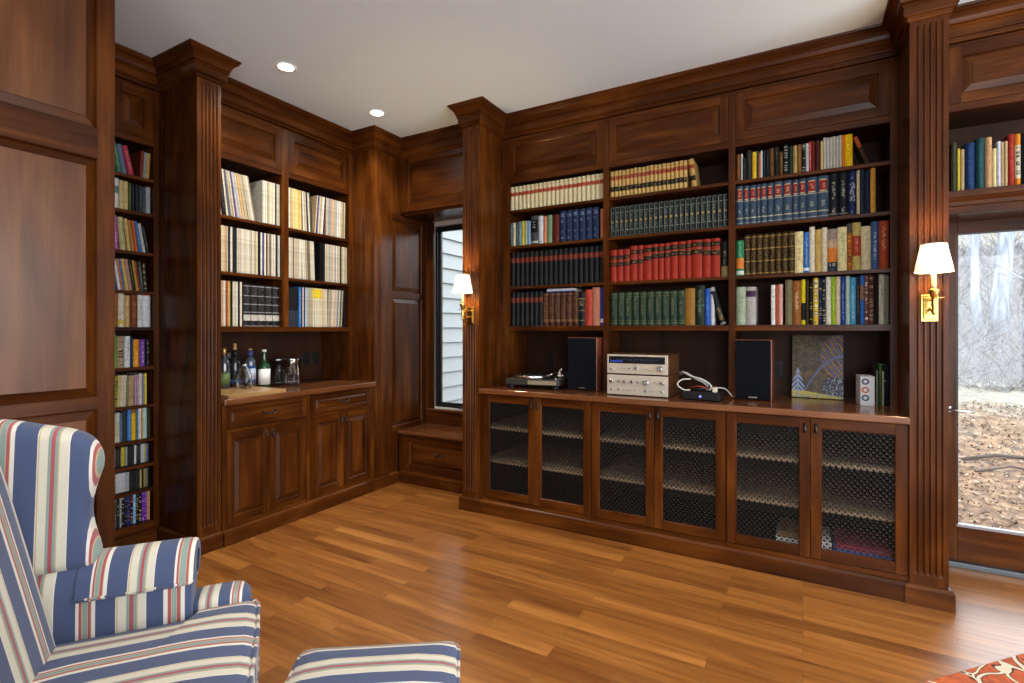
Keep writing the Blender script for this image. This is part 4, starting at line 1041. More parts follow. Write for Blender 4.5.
row(WLk, 1.480, 1.695, .668, [C('cream booklet', 20, .175, 'c8c0a0', '8c8468', n=2), C('pale booklet', 22, .18, 'c4c4b4', '6c6c60'), C('blue-grey booklet', 18, .175, '4c6c8c', 'b0c4d4'), B('dark grey-green hardback', 38, .185, S('2c3430'), d=.15), B('bright blue hardback', 30, .19, S('3c78c8', (), [(.1, .9, '7cacdc', .3)]), d=.15), B('yellow hardback with brown spine top', 34, .19, S('dcb018', [(.88, 1, '8c5c1c')]), d=.15),
    C('slate booklet', 16, .185, '50748c'), C('white booklet', 26, .19, 'c8ccd0', 'a0a0a0'), C('orange-edged booklet', 10, .19, 'c89458'), C('mint hardback', 34, .19, 'a8c4b8'), C('dark grey hardback', 24, .185, '34342c')], nr('eighth'), gn)
def D(desc, w, c, t=None, **k): return B(desc, w, .122, S(c, [(.0, .06, '181818')], [(.15, .9, t, .6)] if t else ()), d=.14, round=False, **k)
gd = 'disc cases in the narrow bookcase'
row(WLk, 1.480, 1.690, .512, [D('dark disc case', 12, '1c1c1e', '5c5c5c', n=1), D('silver disc case', 10, 'b0b4b8', '50545c'), D('black disc case', 11, '16181c', '585c60', n=2), D('dark red disc case', 9, '4c1c24', 'a08c8c'), D('yellow disc case', 12, 'c0b82c', '6c6820'), D('olive disc case', 11, '8c8c34'), D('grey disc case', 11, '848890'), D('black disc case', 12, '141618', '404448', n=3), D('white disc case', 12, 'c4c8cc', '808890'),
    D('black disc case', 11, '14141a', '606060', n=2), D('pale disc case', 12, 'b0b0b4', '70747c', n=2), D('lime disc case', 8, 'a0a82c'), D('violet-blue disc case', 11, '4c4c9c', 'a0a0d0'), D('dark disc case', 10, '18181c')], nr('ninth'), gd, 'disc case', 'disc_case', mat=CDM)
row(WLk, 1.480, 1.690, .355, [D('sand disc case', 12, 'b8a07c', '8c7c5c', n=2), D('white disc case', 12, 'c0c4c8', '8c9094', n=4), D('pale grey disc case', 11, 'a8acb4', '7c8088', n=2), D('black disc case', 12, '101114', '44484c', n=5), D('cream disc case', 9, 'b8a868'), D('black disc case', 12, '121216', n=1), D('amber disc case', 11, 'a8883c', '6c5424'), D('grey-blue disc case', 12, '5c6470', 'a0a4ac'), D('black disc case', 12, '101012', n=1)],
    nr('tenth'), gd, 'disc case', 'disc_case', mat=CDM)
def V(desc, w, cs, **k): return B(desc, w, .182, S(cs[0], (), (), [(.04, .96, cs)]), d=.13, round=False, **k)
row(WLk, 1.480, 1.690, .150, [V('black film case with white print', 15, ['101012', '101012', '8c8c8c']), V('grey film case', 15, ['3c4040', '909490']), V('black and green film case', 15, ['141614', '141614', '8ca03c']), V('silver film case', 12, ['8c9498', '5c6468', 'c0c4c4']), V('black film case', 15, ['101014', '101014', 'c0c0bc']), V('black film case with gold print', 16, ['12100c', 'b08c2c', '12100c', '2c3c84']),
    V('blue and black film case', 16, ['1c3484', '101014', 'c06c24']), V('black and orange film case', 15, ['101014', 'b84c24', 'c8c8c0']), V('sky blue film case', 17, ['6ca4d0', '8cc0e0', 'c0d8e8']), V('black and yellow film case', 17, ['141410', 'c8b02c', '141410', 'b0b0a8']), V('black film case with yellow print', 16, ['101010', 'c8c02c', '101010', 'c8c8c8']), V('purple film case', 15, ['6c2ca0', '6c2ca0', 'c4a8dc'], n=2),
    V('tan film case', 18, ['c09464', 'c09464', '8c5c34'])], nr('lowest'), 'film cases in the narrow bookcase', 'film case', 'film_case', mat=CDM)

# ---- records on the left wall
WAk = Wall('A', XA)
CRM = ['c2b9a4', 'b3aa92', 'c8c2b2', 'a89c82', 'bab29e', 'c2b898', 'ada590', 'cac4b4', 'a0957c']
ACC = ['1c1c20', '222024', '1a2430', '8c7c68', 'b08c6c', '7c8494', 'a0442c', '4c5464', 'b49c54', '8c94a0', '6c5c4c', 'c4a080', '94a4a0']
def sleeves(n, seedv, acc=.25, lean=None, pal=None, desc=None):
    rg = random.Random(seedv); out = []
    for k in range(n):
        c = rg.choice(pal or CRM); nm = 'cream record sleeve'
        if rg.random() < acc:
            c = rg.choice(ACC); nm = 'coloured record sleeve'
        if desc: nm = desc
        cc = srgb(c); tc = tuple(q * .55 for q in cc)
        it = B(nm, rg.uniform(10, 17), .312, S(c, [(.0, .02, tuple(q * .7 for q in cc))], ()), d=.312, round=False)
        if lean: it['lean'] = -(lean[0] + (lean[1] - lean[0]) * k / max(1, n - 1))
        out.append(it)
    return out
def one(desc, w, c, t=None, **k): return B(desc, w, .312, S(c, (), [(.1, .9, t, .3)] if t else ()), d=.312, round=False, **k)
ra = dict(cat='record', name='record_sleeve', mat=SLEEVEM, jit=.006)
def rr(s, b_): return '%s record shelf %s bay' % (s, b_)
g1 = 'record sleeves on the left wall'
row(WAk, 1.915, 2.290, 2.130, sleeves(9, 3, .3, (1, 5)) + [dict(one('black record box set, leaning', 22, '141416', '707070'), lean=-6)] + sleeves(4, 5, .1, (6.5, 8)) + [dict(one('violet-edged record sleeve, leaning', 10, '5c4c8c'), lean=-8)] + sleeves(3, 6, .2, (8.5, 9)) + [dict(one('tan record box set, leaning', 20, 'b89464'), lean=-9)] + sleeves(6, 8, .2, (9.5, 10)), rr('top', 'left') + ', leaning group', g1, **ra)
row(WAk, 2.345, 2.488, 2.130, [one('pale grey record sleeve', 9, 'a8a498')] + sleeves(9, 9, .35), rr('top', 'left') + ', upright group', g1, **ra)
row(WAk, 2.549, 2.772, 2.130, sleeves(3, 11, .3, (0, .5)) + [dict(one('pinkish record sleeve', 10, 'c09c94'), lean=-1)] + sleeves(6, 12, 0, (1, 1.5), ['c8ac6c', 'd0b878', 'c4a45c'], 'buff yellow record sleeve') + sleeves(6, 13, .35, (2, 3)) + [dict(one('dark green record sleeve', 9, '244c34', 'b03c2c'), lean=-3)], rr('top', 'right') + ', left group', g1, **ra)
row(WAk, 2.800, 3.143, 2.130, [one('light brown record sleeve', 11, 'b89c78', lean=5), one('navy record box set', 15, '1c2c74', '90a0d0', lean=5)] + [dict(s_, lean=4) for s_ in sleeves(4, 14, .2)] + [dict(one('charcoal record sleeve', 12, '3c3c44'), lean=3)] + [dict(s_, lean=1) for s_ in sleeves(14, 15, .35)], rr('top', 'right') + ', right group', g1, **ra)
row(WAk, 1.915, 2.488, 1.747, sleeves(11, 21, .4) + [one('black record box set', 14, '121214', '606060')] + sleeves(2, 22, .2) + [one('black record sleeve', 9, '16161a')] + sleeves(10, 23, .08) + [one('black record box set', 18, '101012'), one('cream record sleeve', 11, 'd0c8b0'), one('navy record box set', 15, '1c2c6c', '8ca0d0'), one('cream record sleeve', 12, 'd0c8b4'), one('maroon record sleeve', 8, '4c2424')] + sleeves(6, 24, .2),
    rr('second', 'left'), g1, **ra)
row(WAk, 2.549, 2.810, 1.747, sleeves(4, 31, .3) + [one('slate grey record sleeve', 10, '4c5464')] + sleeves(5, 32, .3) + [dict(s_, lean=-2) for s_ in sleeves(8, 33, .35)], rr('second', 'right') + ', left group', g1, **ra)
row(WAk, 2.855, 3.143, 1.747, [B('black record sleeve', 16, .312, S('0c0c0e'), d=.312, round=False, n=2)] + sleeves(17, 34, .4), rr('second', 'right') + ', right group', g1, **ra)
row(WAk, 1.915, 2.190, 1.374, sleeves(6, 41, .3) + [one('black record sleeve', 9, '1c1e24')] + sleeves(4, 42, .4) + [one('black record box set', 12, '141416')] + sleeves(2, 43, .2) + [one('black record sleeve', 10, '121214'), one('cream record sleeve', 12, 'd0c8b0')], rr('third', 'left') + ', left group', g1, **ra)
ENC = S('1c191a', [(.0, .03, '6c6868'), (.14, .28, 'b8b4a8'), (.33, .35, '8c8888'), (.52, .54, '8c8888'), (.72, .74, '8c8888'), (.95, .97, '8c8888')], [(.36, .51, '504c4c', .5), (.55, .7, '504c4c', .5), (.75, .93, '605c5c', .5)])
row(WAk, 2.205, 2.488, 1.374, [B('black leather volume with silver bands', 56, .300, ENC, n=5, d=.25)], rr('third', 'left') + ', right end', 'black leather volumes beside the records')
row(WAk, 2.549, 3.143, 1.374, [B('slim black album with grey lower label', 22, .300, S('16181c', [(.0, .42, '2c3440')]), d=.28, round=False, n=4), one('cobalt blue record box set', 20, '2c6cb0', 'a0c8e8'), one('black record sleeve', 8, '141416'), one('pale pink record sleeve', 10, 'c8b0a8'), one('maroon record sleeve', 8, '4c1c1c'), one('light blue record sleeve', 18, '8cb0c8', 'c8dce8')] + sleeves(3, 51, .1)
    + [B('cream record sleeve with yellow corner', 15, .312, S('c9c2a8', [(.74, .98, 'd8bc1c')]), d=.312, round=False, n=5)] + sleeves(3, 52, .3) + [dict(s_, lean=3) for s_ in sleeves(10, 53, .35)] + [one('black record box set', 22, '121418')], rr('third', 'right'), g1, **ra)

# ------------------------------------------------------------------ outlets
for x, y, z, wl, lab in ((-3.7595, 2.985, 1.098, 'A', 'left black double outlet behind the glass pitchers'), (-3.7595, 3.085, 1.098, 'A', 'right black double outlet on drinks niche back wall'),
                         (-1.82, BACK - .0005, 1.10, 'B', 'black outlet behind turntable, left of the loudspeaker'), (-.150, BACK - .0005, 1.09, 'B', 'black outlet between right loudspeaker and painting')):
    t = thing('wall_outlet', lab, 'outlet', (x, y, z), 'black outlets at the counter')
    Tq = (lambda u, o, zz, x=x, y=y: (x + o, y + u, zz)) if wl == 'A' else (lambda u, o, zz, x=x, y=y: (x + u, y - o, zz))
    MB(Tq).box(-.036, .036, 0, .005, z - .058, z + .058, BLACK).build('cover_plate', t, bevel=.002)
    for dz in (-.021, .021):
        MB(Tq).box(-.017, .017, .005, .007, z + dz - .014, z + dz + .014, plain('outlet_face', (.012, .012, .012), .4, spec=.2)).build('socket', t, bevel=.002)

# ------------------------------------------------------------------ stereo gear on the long counter
ZC = .9185
SILV = plain('brushed_aluminium', (.58, .52, .42), .34, .35)
CHR = plain('chrome', (.75, .75, .74), .15, 1.0)
CHERRY = plain('cherry_veneer', (.20, .045, .015), .3, coat=.3)
CLOTH = plain('black_grille_cloth', (.004, .0048, .0075), .9, spec=.1)
def speaker(x0, x1, yf, hgt, dep, lab, rz=0):
    w = x1 - x0
    t = thing('bookshelf_speaker', lab, 'loudspeaker', ((x0 + x1) / 2, yf + dep / 2, ZC), 'pair of bookshelf loudspeakers', rz, local=True)
    MB().box(-w / 2, w / 2, -dep / 2 + .012, dep / 2, 0.0, hgt, CHERRY).build('cabinet', t, bevel=.004)
    MB().box(-w / 2 + .004, w / 2 - .004, -dep / 2 - .004, -dep / 2 + .0125, .004, hgt - .003, CLOTH).build('grille_cloth', t, bevel=.006, seg=3)
    MB().box(-.024, .024, -dep / 2 - .0065, -dep / 2 - .0035, .018, .025, CHR).build('nameplate', t)
    for z, r in ((.115, .07), (.27, .045)):
        mb = MB(); n = 28
        mb.rings([[(rr_ * math.cos(2 * PI * k / n), -dep / 2 + .0125 - dd, z + rr_ * math.sin(2 * PI * k / n)) for k in range(n)] for rr_, dd in ((r, .0), (r, .004), (r * .9, .006), (r * .5, .001), (r * .2, .001))], BLACK, True)
        mb.build('driver', t)
    return t
speaker(-1.478, -1.262, 3.400, .378, .26, 'left cherry-sided loudspeaker, between turntable and silver receiver', R(3))
speaker(-.366, -.160, 3.440, .372, .27, 'right cherry-sided loudspeaker, between black box and painting', R(-1))
def knob(root, x, z, r, l, yf, mat=CHR, name='knob'):
    mb = MB(); n = 16
    mb.rings([[(x + q * math.cos(2 * PI * k / n), yf - dd, z + q * math.sin(2 * PI * k / n)) for k in range(n)] for q, dd in ((r * 1.1, 0), (r * 1.1, .002), (r, .003), (r * .92, l), (r * .8, l + .001))], mat, True)
    return mb.build(name, root)
def hifi(z0, hh, lab, cat, name, kn, buttons, dial=None):
    w, dep, yf = .405, .32, 0.0
    t = thing(name, lab, cat, (-.9405, 3.300, z0), 'stacked silver hi-fi units', 0, local=True)
    x = w / 2
    MB().box(-x, -x + .014, .004, dep, 0, hh, wood('walnut', 'y', (.05, .02, .008), (.10, .042, .016), (.16, .07, .03))).build('side_panel', t, bevel=.002)
    MB().box(x - .014, x, .004, dep, 0, hh, wood('walnut', 'y', (.05, .02, .008), (.10, .042, .016), (.16, .07, .03))).build('side_panel', t, bevel=.002)
    MB().box(-x + .014, x - .014, .01, dep, .004, hh - .002, wood('walnut', 'x', (.05, .02, .008), (.10, .042, .016), (.16, .07, .03))).build('case', t)
    MB().box(-x + .004, x - .004, -.006, .010, .004, hh - .003, SILV).build('faceplate', t, bevel=.002)
    if dial:
        a, b_, c, d = dial
        MB().box(a, b_, -.0085, -.0055, c, d, plain('dial_glass', (.006, .008, .012), .08)).build('tuning_dial', t)
        m = MB(); bl = plain('lit_blue_scale', (.02, .05, .3), .4, emit=(.05, .12, .7), es=.35)
        for k in range(6): m.box(a + .012 + k * .014, a + .021 + k * .014, -.0092, -.0086, c + .010, c + .017, bl)
        for k in range(16): m.box(a + .012 + k * .020, a + .0135 + k * .020, -.0092, -.0086, c + .020, c + .028, plain('scale_marks', (.15, .2, .3), .5))
        m.build('scale', t)
    for (kx, kz, r, l) in kn: knob(t, kx, kz, r, l, -.006)
    for (bx, bz) in buttons:
        knob(t, bx, bz, .0038, .012, -.006, CHR, 'switch')
    return t
hifi(ZC + .002, .136, 'silver amplifier faced with many knobs, lower unit of the hi-fi stack', 'amplifier', 'amplifier',
     [(-.165, .092, .014, .02), (-.115, .092, .0095, .016), (-.077, .092, .011, .018), (-.028, .092, .012, .018), (.010, .092, .008, .014), (.062, .090, .019, .022), (.165, .090, .014, .02), (.062, .038, .009, .014), (-.165, .036, .007, .012), (.165, .036, .009, .014), (-.115, .038, .007, .012)],
     [(-.085, .038), (-.062, .038), (-.038, .038), (-.01, .038), (.095, .036), (.115, .036), (.118, .092)])
hifi(ZC + .1405, .132, 'silver tuner with dark dial window, upper unit of the hi-fi stack', 'tuner', 'radio_tuner',
     [(.150, .042, .018, .02), (.0, .042, .0115, .016), (-.165, .032, .007, .012), (-.045, .040, .006, .012)], [(-.098, .042), (-.072, .042), (.045, .040), (.06, .040), (.075, .036), (.095, .032)], (-.185, .182, .072, .118))
# feet of the amplifier are its lowest edge; turntable
t = thing('turntable', 'silver and black record turntable at left end of the long counter', 'turntable', (-1.735, 3.455, ZC), None, R(8), local=True)
MB().box(-.205, .205, -.150, .150, .028, .072, plain('dark_grey_plinth', (.05, .048, .045), .3, .4)).build('plinth', t, bevel=.006, seg=3)
MB().box(-.03, .185, -.1525, -.1505, .036, .064, plain('champagne_panel', (.42, .36, .24), .35, .6)).build('control_panel', t)
for sx in (-.17, .17):
    for sy in (-.12, .12): MB().lathe(sx, sy, [(.020, 0), (.024, .004), (.022, .022), (.016, .028)], BLACK, 18).build('foot', t)
pl = MB().lathe(-.045, 0, [(.143, .074), (.148, .078), (.148, .092), (.143, .096), (.02, .096)], CHR, 48).build('platter', t)
MB().lathe(-.045, 0, [(.138, .0962), (.138, .0985), (.05, .0985), (.03, .099), (.004, .099), (.0035, .112), (.001, .113)], BLACK, 40).build('mat', pl)
mb = MB(); mb.lathe(.145, .085, [(.032, .072), (.032, .092), (.020, .096), (.014, .12), (.014, .128), (.002, .13)], CHR, 20)
mb.tube([(.145, .15, .122), (.145, .085, .122), (.150, -.04, .118), (.128, -.115, .108)], .0045, CHR, 8)
mb.lathe(.145, .125, [(.013, .108), (.014, .112), (.014, .134), (.012, .138)], CHR, 16)
mb.box(.112, .134, -.145, -.105, .100, .109, CHR)
mb.build('tonearm', t)
mb = MB(); mb.lathe(.185, .02, [(.009, .072), (.010, .1), (.008, .102), (.001, .103)], CHR, 14); mb.lathe(.168, -.105, [(.011, .072), (.011, .079), (.001, .08)], CHR, 14); mb.build('control_knob', t)
mb = MB(); mb.box(-.22, -.19, .10, .152, .03, .09, BLACK); mb.box(.13, .2, .14, .152, .05, .11, BLACK); mb.build('hinge', t, bevel=.003)
# small black switch box with a nest of cables
t = thing('switch_box', 'small black electronics box under tangled cables, right of receiver', 'electronics box', (-.540, 3.36, ZC), None, R(-2), local=True)
MB().box(-.108, .108, -.075, .075, .003, .052, BLACK).build('case', t, bevel=.004)
MB().box(-.008, .004, -.0765, -.0752, .020, .032, plain('blue_lamp', (.1, .1, .6), .3, emit=(.2, .25, 1), es=.8)).build('indicator_lamp', t)
MB().box(.065, .092, -.06, -.035, .0525, .078, plain('ivory_plug', (.55, .53, .42), .4)).build('plug', t, bevel=.004)
def cable(lab, pts, r, c, k=5):
    P_ = [Vector(p) for p in pts]; P_ = [P_[0] * 2 - P_[1]] + P_ + [P_[-1] * 2 - P_[-2]]; out = []
    for i in range(1, len(P_) - 2):
        for q in range(8):
            t_ = q / 8; a, b_, c_, d_ = P_[i - 1:i + 3]
            out.append(tuple(.5 * ((2 * b_) + (c_ - a) * t_ + (2 * a - 5 * b_ + 4 * c_ - d_) * t_ ** 2 + (3 * b_ - a - 3 * c_ + d_) * t_ ** 3)))
    out.append(tuple(P_[-2]))
    o = MB().tube(out, r, c, 8).build('cable')
    return tag(o, lab, 'cable', 'cables on the switch box')
x0, y0, z0 = -.54, 3.36, ZC
GRY = plain('grey_cable', (.42, .42, .40), .4); WCB = plain('white_cable', (.62, .60, .52), .4); RCB = plain('red_cable', (.25, .03, .02), .4); BCB = plain('black_cable', (.01, .01, .01), .4)
cable('thick pale grey cable arching over the black box', [(x0 - .16, y0 + .08, z0 + .15), (x0 - .12, y0 + .0, z0 + .165), (x0 - .06, y0 - .02, z0 + .14), (x0, y0 - .03, z0 + .125), (x0 + .05, y0 - .03, z0 + .09), (x0 + .045, y0 - .03, z0 + .06)], .0065, GRY)
cable('second pale grey cable arching beside the first', [(x0 - .16, y0 + .10, z0 + .14), (x0 - .11, y0 + .03, z0 + .158), (x0 - .05, y0 + .02, z0 + .125), (x0 - .0, y0 + .0, z0 + .105), (x0 + .03, y0 - .0, z0 + .08)], .006, GRY)
cable('cream cable looping down the left of black box', [(x0 - .07, y0 - .02, z0 + .125), (x0 - .12, y0 - .04, z0 + .12), (x0 - .145, y0 - .05, z0 + .09), (x0 - .11, y0 - .05, z0 + .06), (x0 - .07, y0 - .04, z0 + .058)], .004, WCB)
cable('pale cable running off the right of black box', [(x0 + .02, y0 - .02, z0 + .06), (x0 + .07, y0 + .0, z0 + .075), (x0 + .12, y0 + .06, z0 + .065), (x0 + .155, y0 + .10, z0 + .02), (x0 + .165, y0 + .16, z0 + .008)], .004, GRY)
cable('dark red cable coiled on top of black box', [(x0 - .09, y0, z0 + .062), (x0 - .02, y0 - .04, z0 + .085), (x0 + .04, y0 - .02, z0 + .07), (x0 + .07, y0 + .03, z0 + .08), (x0 + .0, y0 + .05, z0 + .062)], .0035, RCB)
cable('black cable coiled on top of black box', [(x0 - .08, y0 + .04, z0 + .058), (x0 - .03, y0 - .05, z0 + .066), (x0 + .05, y0 + .0, z0 + .075), (x0 + .0, y0 + .04, z0 + .06)], .0035, BCB)
# painting
PM = bpy.data.materials.new('painted_canvas')
nt, N, L, b = nodes_of(PM)
tc = N.new('ShaderNodeTexCoord'); sp = N.new('ShaderNodeSeparateXYZ'); L.new(tc.outputs['Generated'], sp.inputs[0])
def math_(op, a, b_, clamp=False):
    m = N.new('ShaderNodeMath'); m.operation = op; m.use_clamp = clamp
    for i, v in ((0, a), (1, b_)):
        if isinstance(v, (int, float)): m.inputs[i].default_value = v
        elif v is not None: L.new(v, m.inputs[i])
    return m.outputs[0]
def mixc(f, a, b_):
    m = N.new('ShaderNodeMix'); m.data_type = 'RGBA'; L.new(f, m.inputs[0])
    for i, v in ((6, a), (7, b_)):
        if isinstance(v, tuple): m.inputs[i].default_value = (*v, 1)
        else: L.new(v, m.inputs[i])
    return m.outputs[2]
nz = N.new('ShaderNodeTexNoise'); nz.inputs['Scale'].default_value = 7; L.new(tc.outputs['Generated'], nz.inputs['Vector'])
X, Z = sp.outputs['X'], sp.outputs['Z']
bg = ramp(N, [(.35, srgb('2c2210')), (.55, srgb('4a3a1e')), (.7, srgb('6a5428'))]); L.new(nz.outputs['Fac'], bg.inputs[0])
vo = N.new('ShaderNodeTexVoronoi'); vo.inputs['Scale'].default_value = 42; L.new(tc.outputs['Generated'], vo.inputs['Vector'])
dots = math_('LESS_THAN', vo.outputs['Distance'], .30)
def region(xc, zc, rx, rz):
    a = math_('POWER', math_('DIVIDE', math_('SUBTRACT', X, xc), rx), 2.0); c = math_('POWER', math_('DIVIDE', math_('SUBTRACT', Z, zc), rz), 2.0)
    return math_('LESS_THAN', math_('ADD', a, c), 1.0)
col = bg.outputs[0]
col = mixc(math_('MULTIPLY', dots, region(.25, .76, .42, .26)), col, srgb('7c7a4a'))
wv = N.new('ShaderNodeTexWave'); wv.inputs['Scale'].default_value = 5; wv.inputs['Distortion'].default_value = 5; wv.bands_direction = 'DIAGONAL'; L.new(tc.outputs['Generated'], wv.inputs['Vector'])
fan = math_('MULTIPLY', math_('GREATER_THAN', wv.outputs['Fac'], .80), region(.92, .66, .36, .34)); col = mixc(fan, col, srgb('565a8c'))
fan2 = math_('MULTIPLY', math_('LESS_THAN', wv.outputs['Fac'], .10), region(.92, .66, .36, .34)); col = mixc(fan2, col, srgb('b07c34'))
# arc
arcd = math_('ABSOLUTE', math_('SUBTRACT', Z, math_('ADD', .10, math_('MULTIPLY', math_('SUBTRACT', X, .25), math_('SUBTRACT', 1.75, X)))), None)
col = mixc(math_('MULTIPLY', math_('LESS_THAN', arcd, .02), math_('GREATER_THAN', X, .26)), col, srgb('5c68a0'))
col = mixc(region(.84, .19, .25, .15), col, srgb('141a34'))
col = mixc(math_('MULTIPLY', dots, region(.84, .19, .25, .15)), col, srgb('c4ccdc'))
gr = math_('LESS_THAN', Z, math_('SUBTRACT', .13, math_('MULTIPLY', X, .10))); col = mixc(gr, col, srgb('b8ac38'))
nz2 = N.new('ShaderNodeTexNoise'); nz2.inputs['Scale'].default_value = 38; L.new(tc.outputs['Generated'], nz2.inputs['Vector'])
gr2 = math_('MULTIPLY', math_('LESS_THAN', Z, .07), math_('GREATER_THAN', nz2.outputs['Fac'], .56)); col = mixc(gr2, col, srgb('3c5ca0'))
# feathered tree: stem with slanting strokes
st_ = math_('LESS_THAN', math_('ABSOLUTE', math_('SUBTRACT', X, .12), None), .012)
tri = math_('LESS_THAN', math_('ABSOLUTE', math_('SUBTRACT', X, .12), None), math_('MULTIPLY', math_('SUBTRACT', .50, Z), .42))
sl = math_('FRACT', math_('MULTIPLY', math_('ADD', Z, math_('MULTIPLY', math_('ABSOLUTE', math_('SUBTRACT', X, .12), None), .9)), 13.0), None)
strokes = math_('MULTIPLY', math_('MULTIPLY', math_('GREATER_THAN', sl, .42), tri), math_('MULTIPLY', math_('LESS_THAN', Z, .48), math_('MULTIPLY', math_('GREATER_THAN', Z, .1), math_('LESS_THAN', math_('ABSOLUTE', math_('SUBTRACT', X, .12), None), .13))))
col = mixc(math_('MAXIMUM', strokes, math_('MULTIPLY', st_, math_('LESS_THAN', Z, .47))), col, srgb('8c9cc8'))
L.new(col, b.inputs['Base Color']); b.inputs['Roughness'].default_value = .35
t = thing('painting', 'small unframed painting with blue tree and dotted shapes, leaning on counter', 'painting', (.078, 3.755, ZC), None, R(-2), local=True)
c = MB().box(-.140, .140, -.008, .008, 0, .400, PM).build('canvas', t, bevel=.002); t.rotation_euler = (R(-8), 0, R(-2)); t.location.z = ZC + .002
# box and books at the right end
t = thing('box', 'white printed box standing left of upright books on the counter', 'box', (.314, 3.60, ZC), None, R(4), local=True)
m = MB(); BXM = plain('white_card', (.62, .64, .68), .45)
m.box(-.034, .034, -.075, .075, 0, .168, BXM); m.build('carton', t, bevel=.0015)
m = MB(); G1 = plain('box_orange', (.5, .12, .04), .45); G2 = plain('box_navy', (.04, .06, .12), .45)
m.lathe(0, 0, [(0, 0)], G1, 3) if False else None
for k, (zz, c_) in enumerate(((.138, G2), (.09, G1), (.045, G2), (.028, G2))):
    n = 20; r = .019
    if k == 3: continue
    for rad, cc, yy in ((r, c_, -.0755), (r * .5, BXM, -.0758)):
        m.add([(-.010 + rad * math.cos(2 * PI * q / n), yy, zz + rad * .95 * math.sin(2 * PI * q / n)) for q in range(n)], [tuple(range(n))], cc)
m.build('printed_picture', t, recalc=False)
row(WBk, .352, .3535 + .071, ZC, [B('black hardback', 12, .225, S('141214', [(.02, .1, '8c3c44')]), d=.2, **{'in': .05}), B('thin grey-white paperback', 5, .20, S('9c988c'), d=.18, **{'in': .04}), B('black paperback', 5, .19, S('18181a'), d=.18, **{'in': .05}), B('leaf green hardback', 15, .236, S('3f5c34', (), ()), d=.2, **{'in': .04}), B('thin cream booklet', 6, .195, S('b8b096'), d=.16, **{'in': .045}),
    B('dark navy hardback', 12, .232, S('18202e', [(.6, .62, '8c949c')]), d=.2, **{'in': .04}), B('black-blue hardback', 10, .230, S('10141a', (), [(.5, .7, '50605c', .3)]), d=.2, **{'in': .045})], 'the counter', 'books at the right end of the counter', jit=.0)

# things seen through the grille of the rightmost cabinet
zf = .1245
for lab, x0, x1, c, zz, hh in (('blue folded cloth at bottom of rightmost cabinet, behind grille', .145, .40, '3c5c90', 0, .052), ('dark red folded cloth on top of the blue one, rightmost cabinet', .155, .40, '7c2c3c', .0525, .022)):
    m = MB(); n = 12
    cm = plain('cloth_' + c, tuple(min(.8, q * 2.2) for q in srgb(c)), .9)
    m.box(x0, x1, 3.26, 3.55, zf + zz, zf + zz + hh, cm)
    for k in range(3):
        m.box(x0 + .002, x1 - .002, 3.257 - .001 * k, 3.261, zf + zz + hh * (k + .1) / 3, zf + zz + hh * (k + .9) / 3, cm)
    tag(m.build('folded_cloth', bevel=.006, seg=2), lab, 'cloth', 'folded cloths in the grille cabinet')
for lab, x0, zz, hh, w in (('white paper stack at bottom of rightmost cabinet, behind its left door', -.135, 0, .06, .13), ('brown box lying on the white paper stack', -.12, .0605, .03, .1), ('small white paper stack beside the blue cloth', .060, 0, .078, .075)):
    m = MB(); cm = plain('paper_white', (.85, .85, .82), .7) if 'brown' not in lab else plain('kraft', (.3, .18, .07), .7)
    for k in range(4): m.box(x0 + random.uniform(0, .003), x0 + w - random.uniform(0, .003), 3.255 + random.uniform(0, .004), 3.50, zf + zz + hh * k / 4 + .0003, zf + zz + hh * (k + 1) / 4, cm)
    tag(m.build('paper_stack' if 'brown' not in lab else 'box', recalc=False), lab, 'papers' if 'brown' not in lab else 'box')

# ------------------------------------------------------------------ drinks on the left counter
ZB = .9155
bd = MB().box(-3.735, -3.128, 1.914, 2.325, ZB, ZB + .024, wood('tan_reflection', 'y', (.22, .12, .04), (.34, .20, .075), (.45, .28, .12), rough=.35))  # slab added for the tan reflection in the glossy counter top
tag(bd.build('reflection_slab', bevel=.003), 'wide tan slab added for a bright counter reflection under the bottles', 'reflection slab')
zb = ZB + .0245
def bottle(name, lab, x, y, z, prof, gm, parts, liquid=None):
    t = thing(name, lab, 'bottle', (x, y, z), 'liquor bottles on the oak board', 0, local=True)
    MB().lathe(0, 0, [(r, zz) for r, zz in prof], gm, 28).build('glass_body', t)
    for nm, pr, mt in parts: MB().lathe(0, 0, pr, mt, 28).build(nm, t)
    return t
GG = plain('green_glass', (.01, .05, .015), .05, coat=.5); CG = plain('smoky_clear_glass', (.07, .085, .11), .06, coat=.6, spec=.8); BG_ = plain('dark_glass', (.012, .014, .018), .05, coat=.5); CG2 = plain('smoky_dark_glass', (.03, .035, .045), .06, coat=.8, spec=.9); BLG = plain('blue_label', (.03, .07, .25), .4)
LW = plain('label_white', (.72, .72, .68), .6); LN = plain('label_pattern', (.10, .16, .05), .6); GOLD = plain('gold_foil', (.7, .5, .15), .3, .9); CORK = plain('cork', (.45, .25, .10), .8); SILF = plain('silver_foil', (.6, .62, .65), .3, .9); NAVYF = plain('navy_foil', (.03, .05, .16), .4)
BODY = lambda r, hb, hn, rn, ht: [(.001, 0), (r * .9, 0), (r, .004), (r, hb), (r * .9, hb + (hn - hb) * .35), (rn * 1.3, hb + (hn - hb) * .8), (rn, hn), (rn, ht), (.001, ht)]
GLS = bpy.data.materials.new('clear_glass')
nt, N, L, b = nodes_of(GLS)
tr = N.new('ShaderNodeBsdfTransparent'); tr.inputs['Color'].default_value = (.86, .88, .89, 1); gl = N.new('ShaderNodeBsdfGlossy'); gl.inputs['Roughness'].default_value = .05
lw = N.new('ShaderNodeLayerWeight'); lw.inputs[0].default_value = .35; mxs = N.new('ShaderNodeMixShader')
